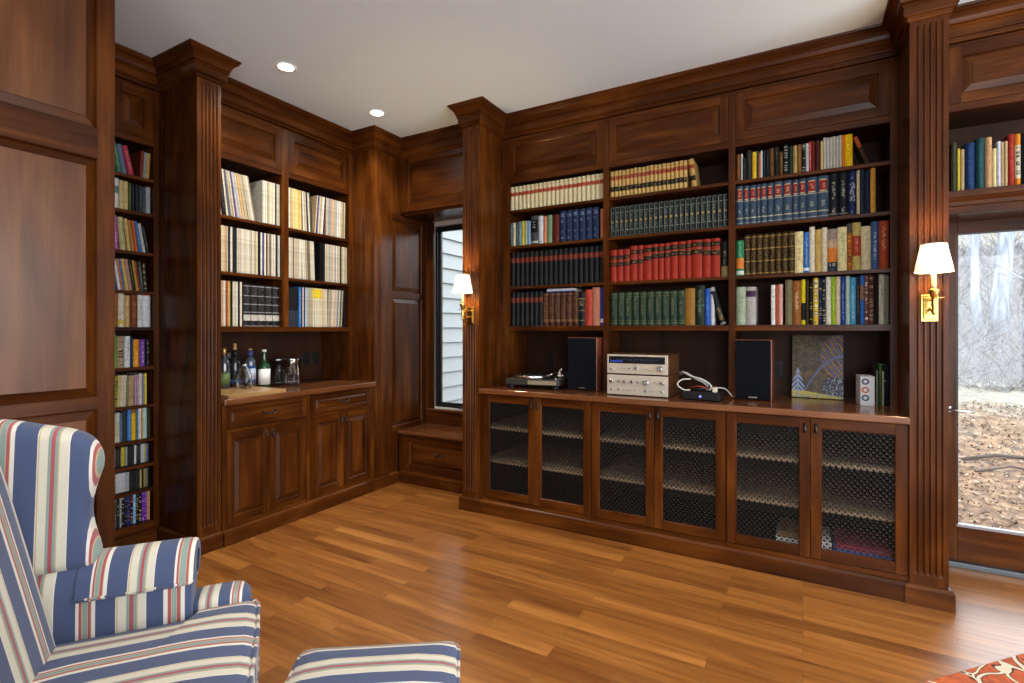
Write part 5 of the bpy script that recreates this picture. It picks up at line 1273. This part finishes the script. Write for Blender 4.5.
L.new(lw.outputs['Facing'], mxs.inputs[0]); L.new(tr.outputs[0], mxs.inputs[1]); L.new(gl.outputs[0], mxs.inputs[2]); L.new(mxs.outputs[0], N['Material Output'].inputs[0])
bottle('liquor_bottle', 'leftmost liquor bottle with gold neck and patterned label', -3.53, 2.125, zb, BODY(.038, .17, .23, .013, .285), CG2, [('label', [(.0386, .03), (.0386, .11)], LN), ('cap', [(.0145, .235), (.0145, .29), (.001, .291)], GOLD)])
bottle('liquor_bottle', 'slim clear liquor bottle behind the leftmost one', -3.64, 2.225, zb, BODY(.034, .16, .21, .012, .24), CG2, [('label', [(.0346, .04), (.0346, .12)], BLG), ('cap', [(.0135, .20), (.0135, .245), (.001, .246)], SILF)])
bottle('liquor_bottle', 'tall dark liquor bottle with cork stopper', -3.55, 2.215, zb, BODY(.040, .17, .22, .014, .265), BG_, [('label', [(.0406, .03), (.0406, .06)], NAVYF), ('cap', [(.0155, .215), (.0155, .268), (.001, .269)], BLACK), ('stopper', [(.0125, .268), (.014, .275), (.010, .29), (.0125, .31), (.001, .315)], CORK)])
bottle('decanter', 'round silvery glass decanter in front of the dark bottle', -3.42, 2.205, zb, [(.001, 0), (.042, 0), (.054, .02), (.056, .05), (.048, .09), (.03, .13), (.016, .155), (.013, .17), (.018, .18), (.001, .18)], GLS, [('neck_band', [(.0168, .155), (.0145, .168)], SILF)])
bottle('liquor_bottle', 'clear bottle with navy top and white and blue label', -3.52, 2.315, zb, BODY(.036, .18, .215, .014, .255), CG, [('label', [(.0366, .03), (.0366, .15)], BLG), ('label_strip', [(.0369, .05), (.0369, .13)], plain('pale_blue_label', (.4, .45, .55), .5)), ('cap', [(.0165, .21), (.0165, .262), (.001, .263)], NAVYF), ('cap_top', [(.015, .263), (.015, .272), (.001, .273)], CORK)])
bottle('whisky_bottle', 'green glass bottle with big white label', -3.50, 2.412, ZB, [(.001, 0), (.039, 0), (.041, .004), (.041, .165), (.034, .185), (.0175, .20), (.0165, .215), (.0175, .235), (.0145, .255), (.014, .275), (.001, .276)], GG, [('label', [(.0416, .03), (.0416, .145)], LW), ('cap', [(.0155, .27), (.0155, .288), (.001, .289)], LW)])
def pitcher(name, lab, x, y, r, hh, cat):
    t = thing(name, lab, cat, (x, y, ZB), 'clear glass vessels on the counter', 0, local=True)
    n = 36
    MB().rings([[(q * math.cos(2 * PI * k / n), q * math.sin(2 * PI * k / n), zz) for k in range(n)] for q, zz in ((.002, .004), (r * .9, .002), (r * .96, .006), (r, .02), (r, hh), (r - .003, hh), (r - .004, .022), (r * .85, .014), (.002, .012))], GLS, True, cap=False).build('vessel', t)
    MB().rings([[(q * math.cos(2 * PI * k / n), q * math.sin(2 * PI * k / n), zz) for k in range(n)] for q, zz in ((r + .0008, hh - .004), (r + .001, hh + .001), (r - .003, hh + .001))], CHR, True, cap=False).build('rim', t)
    m = MB()
    for s in (-1, 1): m.tube([(s * r, 0, hh * .62), (s * (r + .012), 0, hh * .62), (s * (r + .012), 0, hh * .52), (s * r, 0, hh * .52)], .004, CHR, 8)
    m.build('handle', t)
    return t
pitcher('glass_pitcher', 'clear glass pitcher behind the ice bucket, right of green bottle', -3.60, 2.600, .062, .205, 'pitcher')
p2 = pitcher('ice_bucket', 'clear glass ice bucket with brass tongs, rightmost on the drinks counter', -3.50, 2.610 + .20, .066, .21, 'ice bucket')
p2.location = (-3.47, 2.625, ZB)
m = MB(); m.tube([(-.02, .0, .165), (.0, .035, .10), (.012, .055, .03)], .003, BRASS, 6); m.tube([(-.012, .0, .165), (.008, .035, .10), (.02, .055, .03)], .003, BRASS, 6)
o = m.build('ice_tongs'); o.location = p2.location; tag(o, 'brass ice tongs leaning inside the glass ice bucket', 'tongs')

# ------------------------------------------------------------------ striped fabric
FAB = bpy.data.materials.new('striped_fabric')
nt, N, L, b = nodes_of(FAB)
at = N.new('ShaderNodeAttribute'); at.attribute_name = 'stripe'
fr1 = N.new('ShaderNodeMath'); fr1.operation = 'DIVIDE'; fr1.inputs[1].default_value = .205; L.new(at.outputs['Fac'], fr1.inputs[0])
fr2 = N.new('ShaderNodeMath'); fr2.operation = 'FRACT'; L.new(fr1.outputs[0], fr2.inputs[0])
BL, CR, WH, TE, RD, OC = srgb('3e4a6a'), srgb('c6c0ae'), srgb('d2cec4'), srgb('7d908a'), srgb('9c4c50'), srgb('b4a078')
stops = [(0, BL), (.215, WH), (.225, OC), (.240, CR), (.330, TE), (.362, RD), (.405, TE), (.437, OC), (.45, CR), (.550, WH), (.562, BL), (.77, WH), (.803, RD), (.832, OC), (.84, TE), (.895, OC), (.903, RD), (.935, OC), (.942, WH), (.985, BL)]
rp = N.new('ShaderNodeValToRGB'); rp.color_ramp.interpolation = 'CONSTANT'
el = rp.color_ramp.elements
while len(el) < len(stops): el.new(.5)
for e, (p, c) in zip(el, stops): e.position = p; e.color = (*c, 1)
L.new(fr2.outputs[0], rp.inputs[0])
tc = N.new('ShaderNodeTexCoord'); nz = N.new('ShaderNodeTexNoise'); nz.inputs['Scale'].default_value = 900; L.new(tc.outputs['Object'], nz.inputs['Vector'])
r4 = ramp(N, [(.3, (.80, .80, .82)), (.7, (1.04, 1.04, 1.04))]); L.new(nz.outputs['Fac'], r4.inputs[0])
mm = N.new('ShaderNodeMix'); mm.data_type = 'RGBA'; mm.blend_type = 'MULTIPLY'; mm.inputs[0].default_value = 1
L.new(rp.outputs[0], mm.inputs[6]); L.new(r4.outputs[0], mm.inputs[7]); L.new(mm.outputs[2], b.inputs['Base Color'])
b.inputs['Roughness'].default_value = .9; b.inputs['Sheen Weight'].default_value = .15
bp = N.new('ShaderNodeBump'); bp.inputs['Strength'].default_value = .25; bp.inputs['Distance'].default_value = .001; L.new(nz.outputs['Fac'], bp.inputs['Height']); L.new(bp.outputs[0], b.inputs['Normal'])
def wing_st(v):
    return .1152 - (v.z - .9) * .03 + (v.y + .063) * 1.05
def stripe(o, fn):
    a = o.data.attributes.new('stripe', 'FLOAT', 'POINT')
    for i, v in enumerate(o.data.vertices): a.data[i].value = fn(v.co)
    return o
PIPE = plain('navy_piping', srgb('46598c'), .9); PIPW = plain('pale_piping', srgb('cfc8c0'), .9)
def dense(poly, step=.02, closed=True):
    out = []; n = len(poly)
    for i in range(n if closed else n - 1):
        a, c = Vector(poly[i]), Vector(poly[(i + 1) % n]); k = max(1, int((c - a).length / step))
        for q in range(k): out.append(tuple(a + (c - a) * q / k))
    if not closed: out.append(tuple(poly[-1]))
    return out
def smooth_poly(poly, it=2):
    for _ in range(it):
        n = len(poly); q = []
        for i in range(n):
            a, c = Vector(poly[i]), Vector(poly[(i + 1) % n]); q += [tuple(a * .75 + c * .25), tuple(a * .25 + c * .75)]
        poly = q
    return poly
def rrect_(a, b_, r, n=6):
    out = []
    for cx, cy, a0 in ((a - r, b_ - r, 0), (-a + r, b_ - r, 90), (-a + r, -b_ + r, 180), (a - r, -b_ + r, 270)):
        for k in range(n + 1):
            an = R(a0 + 90 * k / n); out.append((cx + r * math.cos(an), cy + r * math.sin(an)))
    return dense(out, .03)
def pillow(outline, zprof, crown=None):
    """cushion from a plan outline; zprof: (scale towards the centre, z)"""
    cx = sum(p[0] for p in outline) / len(outline); cy = sum(p[1] for p in outline) / len(outline)
    mb = MB()
    mb.rings([[(cx + (x - cx) * s, cy + (y - cy) * s, z) for x, y in outline] for s, z in zprof], FAB, True)
    return mb

# ------------------------------------------------------------------ wing chair
CH = thing('wing_armchair', 'blue, cream and red striped wing armchair in the left foreground', 'armchair', CHAIR_LOC, None, CHAIR_RZ, local=True)
# T-shaped seat cushion
hw = .275; ew = .375
ew = .335
out = [(-hw, -.16), (hw, -.16), (hw, .235), (ew - .01, .250), (ew, .27), (ew, .375), (ew - .02, .400), (.15, .410), (-.15, .410), (-ew + .02, .400), (-ew, .375), (-ew, .27), (-ew + .01, .250), (-hw, .235)]
outl = smooth_poly(dense(out, .05), 2)
zt = .520
prof = [(.02, zt - .14), (.92, zt - .14), (.975, zt - .132), (.995, zt - .115), (1.0, zt - .07), (.995, zt - .03), (.98, zt - .012), (.95, zt), (.88, zt + .008), (.7, zt + .016), (.45, zt + .022), (.2, zt + .024), (.01, zt + .024)]
sc_ = stripe(pillow(outl, prof).build('seat_cushion', CH), lambda v: v.x + .0687)
for zz, s in ((zt - .008, .988), (zt - .128, .982)):
    cx = sum(p[0] for p in outl) / len(outl); cy = sum(p[1] for p in outl) / len(outl)
    pts = [(cx + (x - cx) * s, cy + (y - cy) * s, zz) for x, y in outl]
    stripe(MB().tube(pts + [pts[0]], .0055, FAB, 6).build('piping', sc_), lambda v: v.x + .0687)
# back, leaning
def lean_y(z): return -.072 - (z - .54) * .235
m = MB(); rs = []
for z, wd, th in [(.36, .270, .14), (.46, .275, .15), (.60, .280, .155), (.78, .285, .15), (.95, .285, .14), (1.05, .275, .12), (1.10, .255, .09), (1.125, .22, .05)]:
    y0_ = lean_y(z); r_ = []
    n = 40
    for k in range(n):
        a = 2 * PI * k / n; ca, sa = math.cos(a), math.sin(a)
        ex = math.copysign(abs(ca) ** .28, ca); ey = math.copysign(abs(sa) ** .45, sa)
        bul = .018 * (1 - abs(ex) ** 2)
        r_.append((wd * ex, y0_ - th / 2 + th / 2 * ey + (bul if ey > 0 else 0), z))
    rs.append(r_)
m.rings(rs, FAB, True)
stripe(m.build('back_cushion', CH), lambda v: v.x + .142)
# arms, wings, arm covers
ARMZ = .052
AP = [(.270, .30), (.270, .40), (.270, .50), (.272, .565), (.279, .605), (.293, .638), (.316, .660), (.345, .668), (.374, .660), (.394, .640), (.402, .612), (.396, .585), (.378, .567), (.362, .553), (.355, .53), (.352, .42), (.350, .30)]
for s in (-1, 1):
    m = MB(); rs = []
    for y, k, dz in ((-.30, 1, .012), (-.1, 1, .006), (.05, 1, .002), (.16, 1, 0), (.195, 1.0, 0), (.212, .97, -.001), (.222, .90, -.002), (.226, .80, -.003)):
        cx, cz = .325, .50
        rs.append([(s * (cx + (x - cx) * k), y, cz + (z - cz) * (k if z > .45 else 1) + (dz + ARMZ if z > .45 else 0)) for x, z in AP])
    m.rings(rs, FAB, True)
    am = stripe(m.build('arm', CH, subsurf=1), lambda v: v.y + .197)
    m = MB(); rs = []
    cap_ = [q for q in AP if q[1] > .545][0:12]
    shell = [(.264, .572)] + [(.325 + (x - .325) * 1.07 - .001, .60 + (z - .60) * 1.07 + .002) for x, z in cap_]
    for y in (-.045, -.04, .05, .15, .200, .222, .231, .2315):
        k = 1.0 if y < .21 else (.98 if y < .225 else .93 if y < .2312 else .5)
        rs.append([(s * (.333 + (x - .333) * k), y, .61 + ARMZ + (z - .61) * k) for x, z in shell])
    m.rings(rs, FAB, True, cap=False, closed=False)
    ac = m.build('arm_cover', CH, subsurf=1); so = ac.modifiers.new('cloth', 'SOLIDIFY'); so.thickness = .003
    stripe(ac, lambda v: v.y + .177)
    hem = [(s * .2625, y, .5745 + ARMZ) for y in (-.045, .0, .06, .12, .17, .205)]
    stripe(MB().tube(hem, .003, FAB, 6).build('hem', ac), lambda v: v.y + .177)
    # wing
    wo = [(.000, .690), (-.004, .735), (-.018, .784), (-.026, .842), (-.022, .885), (-.010, .930), (.003, .975), (-.003, 1.015), (-.024, 1.053), (-.065, 1.076), (-.112, 1.088), (-.17, 1.104), (-.20, 1.113), (-.28, 1.118), (-.345, 1.116), (-.38, 1.10), (-.365, .95), (-.32, .80), (-.28, .690)]
    wo = smooth_poly(dense(wo, .03), 1)
    cy_ = sum(p[0] for p in wo) / len(wo); cz_ = sum(p[1] for p in wo) / len(wo)
    m = MB(); rs = []
    for k, off in ((.02, -.040), (.15, -.040), (.3, -.040), (.45, -.040), (.6, -.0398), (.75, -.0395), (.84, -.039), (.90, -.038), (.965, -.030), (.992, -.015), (1.0, .0), (.992, .015), (.965, .030), (.90, .038), (.75, .0395), (.5, .04), (.25, .04), (.02, .040)):
        r_ = []
        for y, z in wo:
            yy, zz = cy_ + (y - cy_) * k, cz_ + (z - cz_) * k
            flare = .30 + .035 * max(0, (yy + .40) / .40)
            r_.append((s * (flare + off), yy, zz))
        rs.append(r_)
    m.rings(rs, FAB, True)
    wg = stripe(m.build('wing', CH), wing_st)
# rolled scroll at the foot of each arm front
for s in (-1, 1):
    m = MB(); sc0 = rrect_(.052, .085, .045)
    m.rings([[(s * .352 + x * k, .285 + y * k, z) for x, y in sc0] for k, z in ((.85, .17), (.95, .30), (.97, .42), (1.02, .49), (1.06, .515), (1.03, .535), (.9, .549), (.6, .556), (.02, .558))], FAB, True)
    stripe(m.build('arm_scroll', CH), lambda v: v.y * 1.4 + .12)
# body under the cushion, outside back
m = MB()
def rbox(x0, x1, y0, y1, z0, z1, r=.02):
    o_ = smooth_poly([(x0, y0), (x1, y0), (x1, y1), (x0, y1)], 0); return o_
body = smooth_poly(dense([(-.345, -.30), (.345, -.30), (.345, .225), (.350, .25), (.350, .375), (-.350, .375), (-.350, .25), (-.345, .225)], .06), 1)
m = pillow(body, [(.02, .17), (.97, .17), (1, .18), (1, .362), (.985, .376), (.02, .378)])
stripe(m.build('seat_rail', CH), lambda v: v.x + .0687)
m = MB(); rs = []
for z, y in ((.17, -.30), (.50, -.31), (.80, -.37), (1.06, -.43), (1.10, -.435)):
    rs.append([(x, y + (.02 if abs(x) > .3 else 0) - .0, z) for x in (-.33, -.2, 0, .2, .33)] + [(x, y + .12, z) for x in (.33, .2, 0, -.2, -.33)])
m.rings(rs, FAB, True)
stripe(m.build('outside_back', CH, subsurf=1), lambda v: v.x + .03)
LEGW = WD('z')
for sx, sy in ((-.30, .33), (.30, .33), (-.28, -.27), (.28, -.27)):
    MB().rings([[(sx * (1 if z > 0.01 else 1) + q * a_, sy + q * b2, z) for a_, b2 in ((-1, -1), (1, -1), (1, 1), (-1, 1))] for q, z in ((.016, 0.0), (.020, .06), (.027, .172))], LEGW).build('leg', CH, bevel=.003)

done_ = set()
for o in CH.children_recursive:
    if o.data.name in done_: continue
    done_.add(o.data.name)
    for v in o.data.vertices: v.co.x = (v.co.x + .33) * 1.05 - .33
# ------------------------------------------------------------------ ottoman
OT = thing('ottoman', 'blue, cream and red striped ottoman at the bottom edge, right of the armchair', 'ottoman', OTT_LOC, None, OTT_RZ, local=True)
ol = [(-.235, -.20), (.235, -.20), (.235, .20), (-.235, .20)]
def rrect(a, b_, r, n=6):
    out = []
    for cx, cy, a0 in ((a - r, b_ - r, 0), (-a + r, b_ - r, 90), (-a + r, -b_ + r, 180), (a - r, -b_ + r, 270)):
        for k in range(n + 1):
            an = R(a0 + 90 * k / n); out.append((cx + r * math.cos(an), cy + r * math.sin(an)))
    return dense(out, .03)
rl = [(x, y + .035) for x, y in rrect(.230, .165, .03)]
zt = .42
cu_ = stripe(pillow(rl, [(.02, .30), (.97, .30), (1, .31), (1.01, .36), (1.0, zt - .03), (.985, zt - .012), (.95, zt), (.8, zt + .010), (.5, zt + .018), (.02, zt + .02)]).build('cushion', OT), lambda v: -v.y + .155)
pts = [(x * .992, y * .992, zt - .012) for x, y in rl]
stripe(MB().tube(pts + [pts[0]], .005, FAB, 6).build('piping', cu_), lambda v: -v.y + .155)
stripe(pillow([(x, y + .035) for x, y in rrect(.220, .155, .02)], [(.02, .16), (.98, .16), (1, .17), (1, .295), (.02, .3)]).build('skirt', OT), lambda v: v.x + v.y)
for sx in (-.19, .19):
    for sy in (-.09, .155):
        MB().rings([[(sx + q * a_, sy + q * b2, z) for a_, b2 in ((-1, -1), (1, -1), (1, 1), (-1, 1))] for q, z in ((.013, 0.0), (.018, .08), (.022, .162))], LEGW).build('leg', OT, bevel=.003)

# ------------------------------------------------------------------ rug
RG = bpy.data.materials.new('rug_wool')
nt, N, L, b = nodes_of(RG)
tc = N.new('ShaderNodeTexCoord'); sp = N.new('ShaderNodeSeparateXYZ')
nz = N.new('ShaderNodeTexNoise'); nz.inputs['Scale'].default_value = 5; nz.inputs['Detail'].default_value = 1; L.new(tc.outputs['Object'], nz.inputs['Vector'])
mpv = N.new('ShaderNodeMix'); mpv.data_type = 'RGBA'; mpv.inputs[0].default_value = .22; L.new(tc.outputs['Object'], mpv.inputs[6]); L.new(nz.outputs['Color'], mpv.inputs[7])
vo = N.new('ShaderNodeTexVoronoi'); vo.feature = 'DISTANCE_TO_EDGE'; vo.inputs['Scale'].default_value = 7; L.new(mpv.outputs[2], vo.inputs['Vector'])
vb = N.new('ShaderNodeTexVoronoi'); vb.inputs['Scale'].default_value = 15; L.new(mpv.outputs[2], vb.inputs['Vector'])
nf = N.new('ShaderNodeTexNoise'); nf.inputs['Scale'].default_value = 40; L.new(tc.outputs['Object'], nf.inputs['Vector'])
rb_ = ramp(N, [(.3, srgb('8c3a1c')), (.7, srgb('bc5a2c'))]); L.new(nf.outputs['Fac'], rb_.inputs[0])
col = rb_.outputs[0]
col = mixc(math_('LESS_THAN', vo.outputs['Distance'], .045), col, srgb('4c2418'))
col = mixc(math_('LESS_THAN', vo.outputs['Distance'], .026), col, srgb('c8bca4'))
col = mixc(math_('LESS_THAN', vb.outputs['Distance'], .16), col, srgb('2c2028'))
L.new(col, b.inputs['Base Color']); b.inputs['Roughness'].default_value = .95
bp = N.new('ShaderNodeBump'); bp.inputs['Strength'].default_value = .5; bp.inputs['Distance'].default_value = .003; L.new(nf.outputs['Fac'], bp.inputs['Height']); L.new(bp.outputs[0], b.inputs['Normal'])
ang = R(47); dx, dy = math.cos(ang), math.sin(ang)
px_, py_ = .387, 2.456
m = MB(); m.box(-1.3, 1.3, -1.6, 0, 0.0005, .011, RG)
o = m.build('rug', bevel=.004); o.location = (px_ + dx * .35, py_ + dy * .35, 0.0); o.rotation_euler = (0, 0, ang)
tag(o, 'orange-red patterned wool rug in the bottom right corner', 'rug')

# ------------------------------------------------------------------ outside
SID = plain('pale_siding', (.20, .225, .235), .6)
m = MB(); zz = -.3
while zz < 4.0:
    m.add([(-3.93 + .028, 4.02, zz), (-3.93 + .028, 12, zz), (-3.93, 12, zz + .187), (-3.93, 4.02, zz + .187), (-3.95, 4.02, zz), (-3.95, 12, zz)], [(0, 1, 2, 3), (4, 5, 1, 0)], SID); zz += .187
m.box(-4.1, -3.951, 4.02, 12, -.3, 4.0, SID)
tag(m.build('siding_wall', recalc=False), 'pale clapboard siding of the neighbouring wing seen through nook window', 'house wing', kind='structure')
def gh(x, y):
    t_ = y - 4.0
    z = -.16 + (.02 * t_ if t_ < 2.5 else .05 + (.42 * min(1, (t_ - 2.5) / 1.6)) + .035 * max(0, t_ - 4.1)) 
    if t_ > 9: z += .30 * (t_ - 9) ** 1.12 * .55
    z += .05 * math.sin(x * 2.1 + y) * min(1, t_ / 3) + .035 * math.sin(x * 5.3 - y * 3.1) * min(1, t_ / 3)
    return z
m = MB(); xs = [-3.9 + .35 * i for i in range(96)]; ys = [4.0 + .3 * j if j < 30 else 13 + 1.0 * (j - 30) for j in range(62)]
GM = bpy.data.materials.new('woodland_floor')
nt, N, L, b = nodes_of(GM)
tc = N.new('ShaderNodeTexCoord'); n1 = N.new('ShaderNodeTexNoise'); n1.inputs['Scale'].default_value = 9; n1.inputs['Detail'].default_value = 8; n1.inputs['Roughness'].default_value = .75; L.new(tc.outputs['Object'], n1.inputs['Vector'])
n2 = N.new('ShaderNodeTexNoise'); n2.inputs['Scale'].default_value = .9; n2.inputs['Detail'].default_value = 3; L.new(tc.outputs['Object'], n2.inputs['Vector'])
sp = N.new('ShaderNodeSeparateXYZ'); L.new(tc.outputs['Object'], sp.inputs[0])
ra_ = ramp(N, [(.36, srgb('2c2016')), (.5, srgb('5c4634')), (.62, srgb('80694e')), (.75, srgb('a89c8a'))]); L.new(n1.outputs['Fac'], ra_.inputs[0])
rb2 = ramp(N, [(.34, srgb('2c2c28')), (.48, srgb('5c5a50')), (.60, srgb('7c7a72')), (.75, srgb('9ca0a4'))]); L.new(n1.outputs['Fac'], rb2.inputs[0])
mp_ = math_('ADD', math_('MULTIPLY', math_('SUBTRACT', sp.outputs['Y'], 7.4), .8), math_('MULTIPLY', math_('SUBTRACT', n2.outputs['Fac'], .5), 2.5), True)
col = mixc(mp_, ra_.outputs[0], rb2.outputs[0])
L.new(col, b.inputs['Base Color']); b.inputs['Roughness'].default_value = .95
m.add([(x, y, gh(x, y)) for y in ys for x in xs], [(j * len(xs) + i, j * len(xs) + i + 1, (j + 1) * len(xs) + i + 1, (j + 1) * len(xs) + i) for j in range(len(ys) - 1) for i in range(len(xs) - 1)], GM, True)
go = m.build('ground', recalc=False); struct(go, 'leaf-strewn ground and wooded bank outside the glass door')
BARK = bpy.data.materials.new('grey_bark')
nt, N, L, b = nodes_of(BARK)
tc = N.new('ShaderNodeTexCoord'); mp = N.new('ShaderNodeMapping'); mp.inputs['Scale'].default_value = (12, 12, 2); L.new(tc.outputs['Object'], mp.inputs['Vector'])
nz = N.new('ShaderNodeTexNoise'); nz.inputs['Scale'].default_value = 1; nz.inputs['Detail'].default_value = 5; L.new(mp.outputs[0], nz.inputs['Vector'])
rp = ramp(N, [(.35, srgb('5c6470')), (.65, srgb('8c94a0'))]); L.new(nz.outputs['Fac'], rp.inputs[0]); L.new(rp.outputs[0], b.inputs['Base Color']); b.inputs['Roughness'].default_value = .95
TWIG = plain('twig_bark', srgb('787a80'), .95); TWD = plain('dark_twig', srgb('443c36'), .95)
rg = random.Random(11)
def limb(m, p, d, ln, r, lev, mat):
    pts = [p]; rs_ = [r]; q = Vector(p); v = Vector(d)
    k = 4
    for i in range(k):
        v = (v + Vector((rg.uniform(-.22, .22), rg.uniform(-.22, .22), rg.uniform(-.06, .16)))).normalized(); q = q + v * ln / k
        pts.append(tuple(q)); rs_.append(r * (1 - .8 * (i + 1) / k))
    m.tube(pts, rs_, mat, 5 if lev else 7)
    if lev < 2:
        for i in range(5 if lev == 0 else 3):
            j = rg.randint(1, 3); a = rg.uniform(0, 2 * PI)
            nd = Vector((math.cos(a), math.sin(a), rg.uniform(.1, .9))).normalized()
            limb(m, pts[j], nd, ln * rg.uniform(.4, .65), rs_[j] * .5, lev + 1, mat)
def tree(x, y, r, hh, lean, lab, nb=9):
    z0_ = gh(x, y) - .1
    t = thing('bare_tree', lab, 'tree', (x, y, z0_), 'bare trees in the woods outside', 0, local=True)
    pts = []; rs_ = []
    for i in range(9):
        f_ = i / 8; pts.append((lean * hh * f_ + .06 * math.sin(i * 1.7 + x), .05 * math.cos(i * 1.3 + y), hh * f_)); rs_.append(r * (1.35 if i == 0 else 1 - .75 * f_))
    MB().tube(pts, rs_, BARK, 10).build('trunk', t)
    m = MB()
    for k in range(nb):
        i = rg.randint(2, 7); a = rg.uniform(0, 2 * PI)
        limb(m, pts[i], Vector((math.cos(a), math.sin(a), rg.uniform(.2, .9))).normalized(), hh * rg.uniform(.10, .17), rs_[i] * .45, 0, TWIG)
    m.build('branches', t)
def ray(px, d):
    u = (px - 512) / 512; F0, F1, R0, R1 = -math.sin(R(29.6)), math.cos(R(29.6)), math.cos(R(29.6)), math.sin(R(29.6))
    return d * (F0 + u * R0), d * (F1 + u * R1)
x, y = ray(982, 12.0); tree(x, y, .09, 9, -.07, 'thick grey tree trunk leaning left behind the bank, left of the pair')
x, y = ray(1007, 13.5); tree(x, y, .09, 9, .01, 'thick upright grey tree trunk right of the leaning one')
x, y = ray(1030, 10.0); tree(x, y, .06, 7, -.03, 'slender dark tree at the right edge of glass door', 12)
for i in range(16):
    yy = 16 + i * 1.6; xx = yy * ((.13 + .618 * i) % .34 + .12)
    tree(xx, yy, rg.uniform(.07, .20), rg.uniform(8, 12), rg.uniform(-.05, .05), 'bare grey tree standing in the hazy woods beyond the bank', 9)
for lab, pts_, r_ in (('dark fallen root lying across the bank outside the glass door', [(1.45, 7.05), (1.75, 7.15), (2.05, 7.1), (2.35, 7.3), (2.7, 7.25)], .020), ('thinner dead branch lying below the fallen root on the bank', [(1.5, 6.75), (1.8, 6.85), (2.1, 6.8), (2.5, 6.95)], .012)):
    pp = [(x, y, gh(x, y) + r_ * .7 + .03 * (k % 2)) for k, (x, y) in enumerate(pts_)]
    tag(MB().tube(pp, [r_, r_ * .95, r_ * .8, r_ * .6, r_ * .3][:len(pp)], TWD, 8).build('fallen_branch'), lab, 'branch', 'dead wood on the bank')
# brush: nobody could count the twigs
m = MB()
for i in range(5200):
    yy = 11.0 + 18 * rg.random() ** 1.1; xx = yy * rg.uniform(.12, .42); z_ = gh(xx, yy); a = rg.uniform(0, 2 * PI); ln = rg.uniform(.25, 1.5)
    p = Vector((xx, yy, z_ - .02)); v = Vector((math.cos(a) * .8, math.sin(a) * .4, rg.uniform(.2, 1.4))).normalized()
    r = rg.uniform(.002, .0045) * yy / 8
    mid = p + v * ln * .5 + Vector((rg.uniform(-.1, .1), 0, .05)); e = p + v * ln + Vector((rg.uniform(-.2, .2), 0, -.05))
    m.tube([tuple(p), tuple(mid), tuple(e)], [r, r * .8, r * .3], TWIG if rg.random() < .75 else TWD, 4, False)
tag(m.build('brushwood', recalc=False), 'tangle of pale bare twigs and brush covering the bank', 'brush', kind='stuff')
m = MB()
for i in range(7000):
    yy = 4.4 + 4.5 * rg.random(); xx = rg.uniform(.3, 5.5); z_ = gh(xx, yy) + .01; a = rg.uniform(0, PI); s = rg.uniform(.010, .028)
    m.add([(xx + s * math.cos(a), yy + s * math.sin(a), z_ + rg.uniform(0, .03)), (xx - s * .6 * math.sin(a), yy + s * .6 * math.cos(a), z_), (xx - s * math.cos(a), yy - s * math.sin(a), z_ + rg.uniform(0, .03)), (xx + s * .6 * math.sin(a), yy - s * .6 * math.cos(a), z_)], [(0, 1, 2, 3)],
          rg.choice([plain('leaf_tan', srgb('74604a'), .9), plain('leaf_brown', srgb('4c3826'), .9), plain('leaf_pale', srgb('94887a'), .9)]))
tag(m.build('fallen_leaves', recalc=False), 'dry fallen leaves scattered on the ground outside the glass door', 'leaves', kind='stuff')
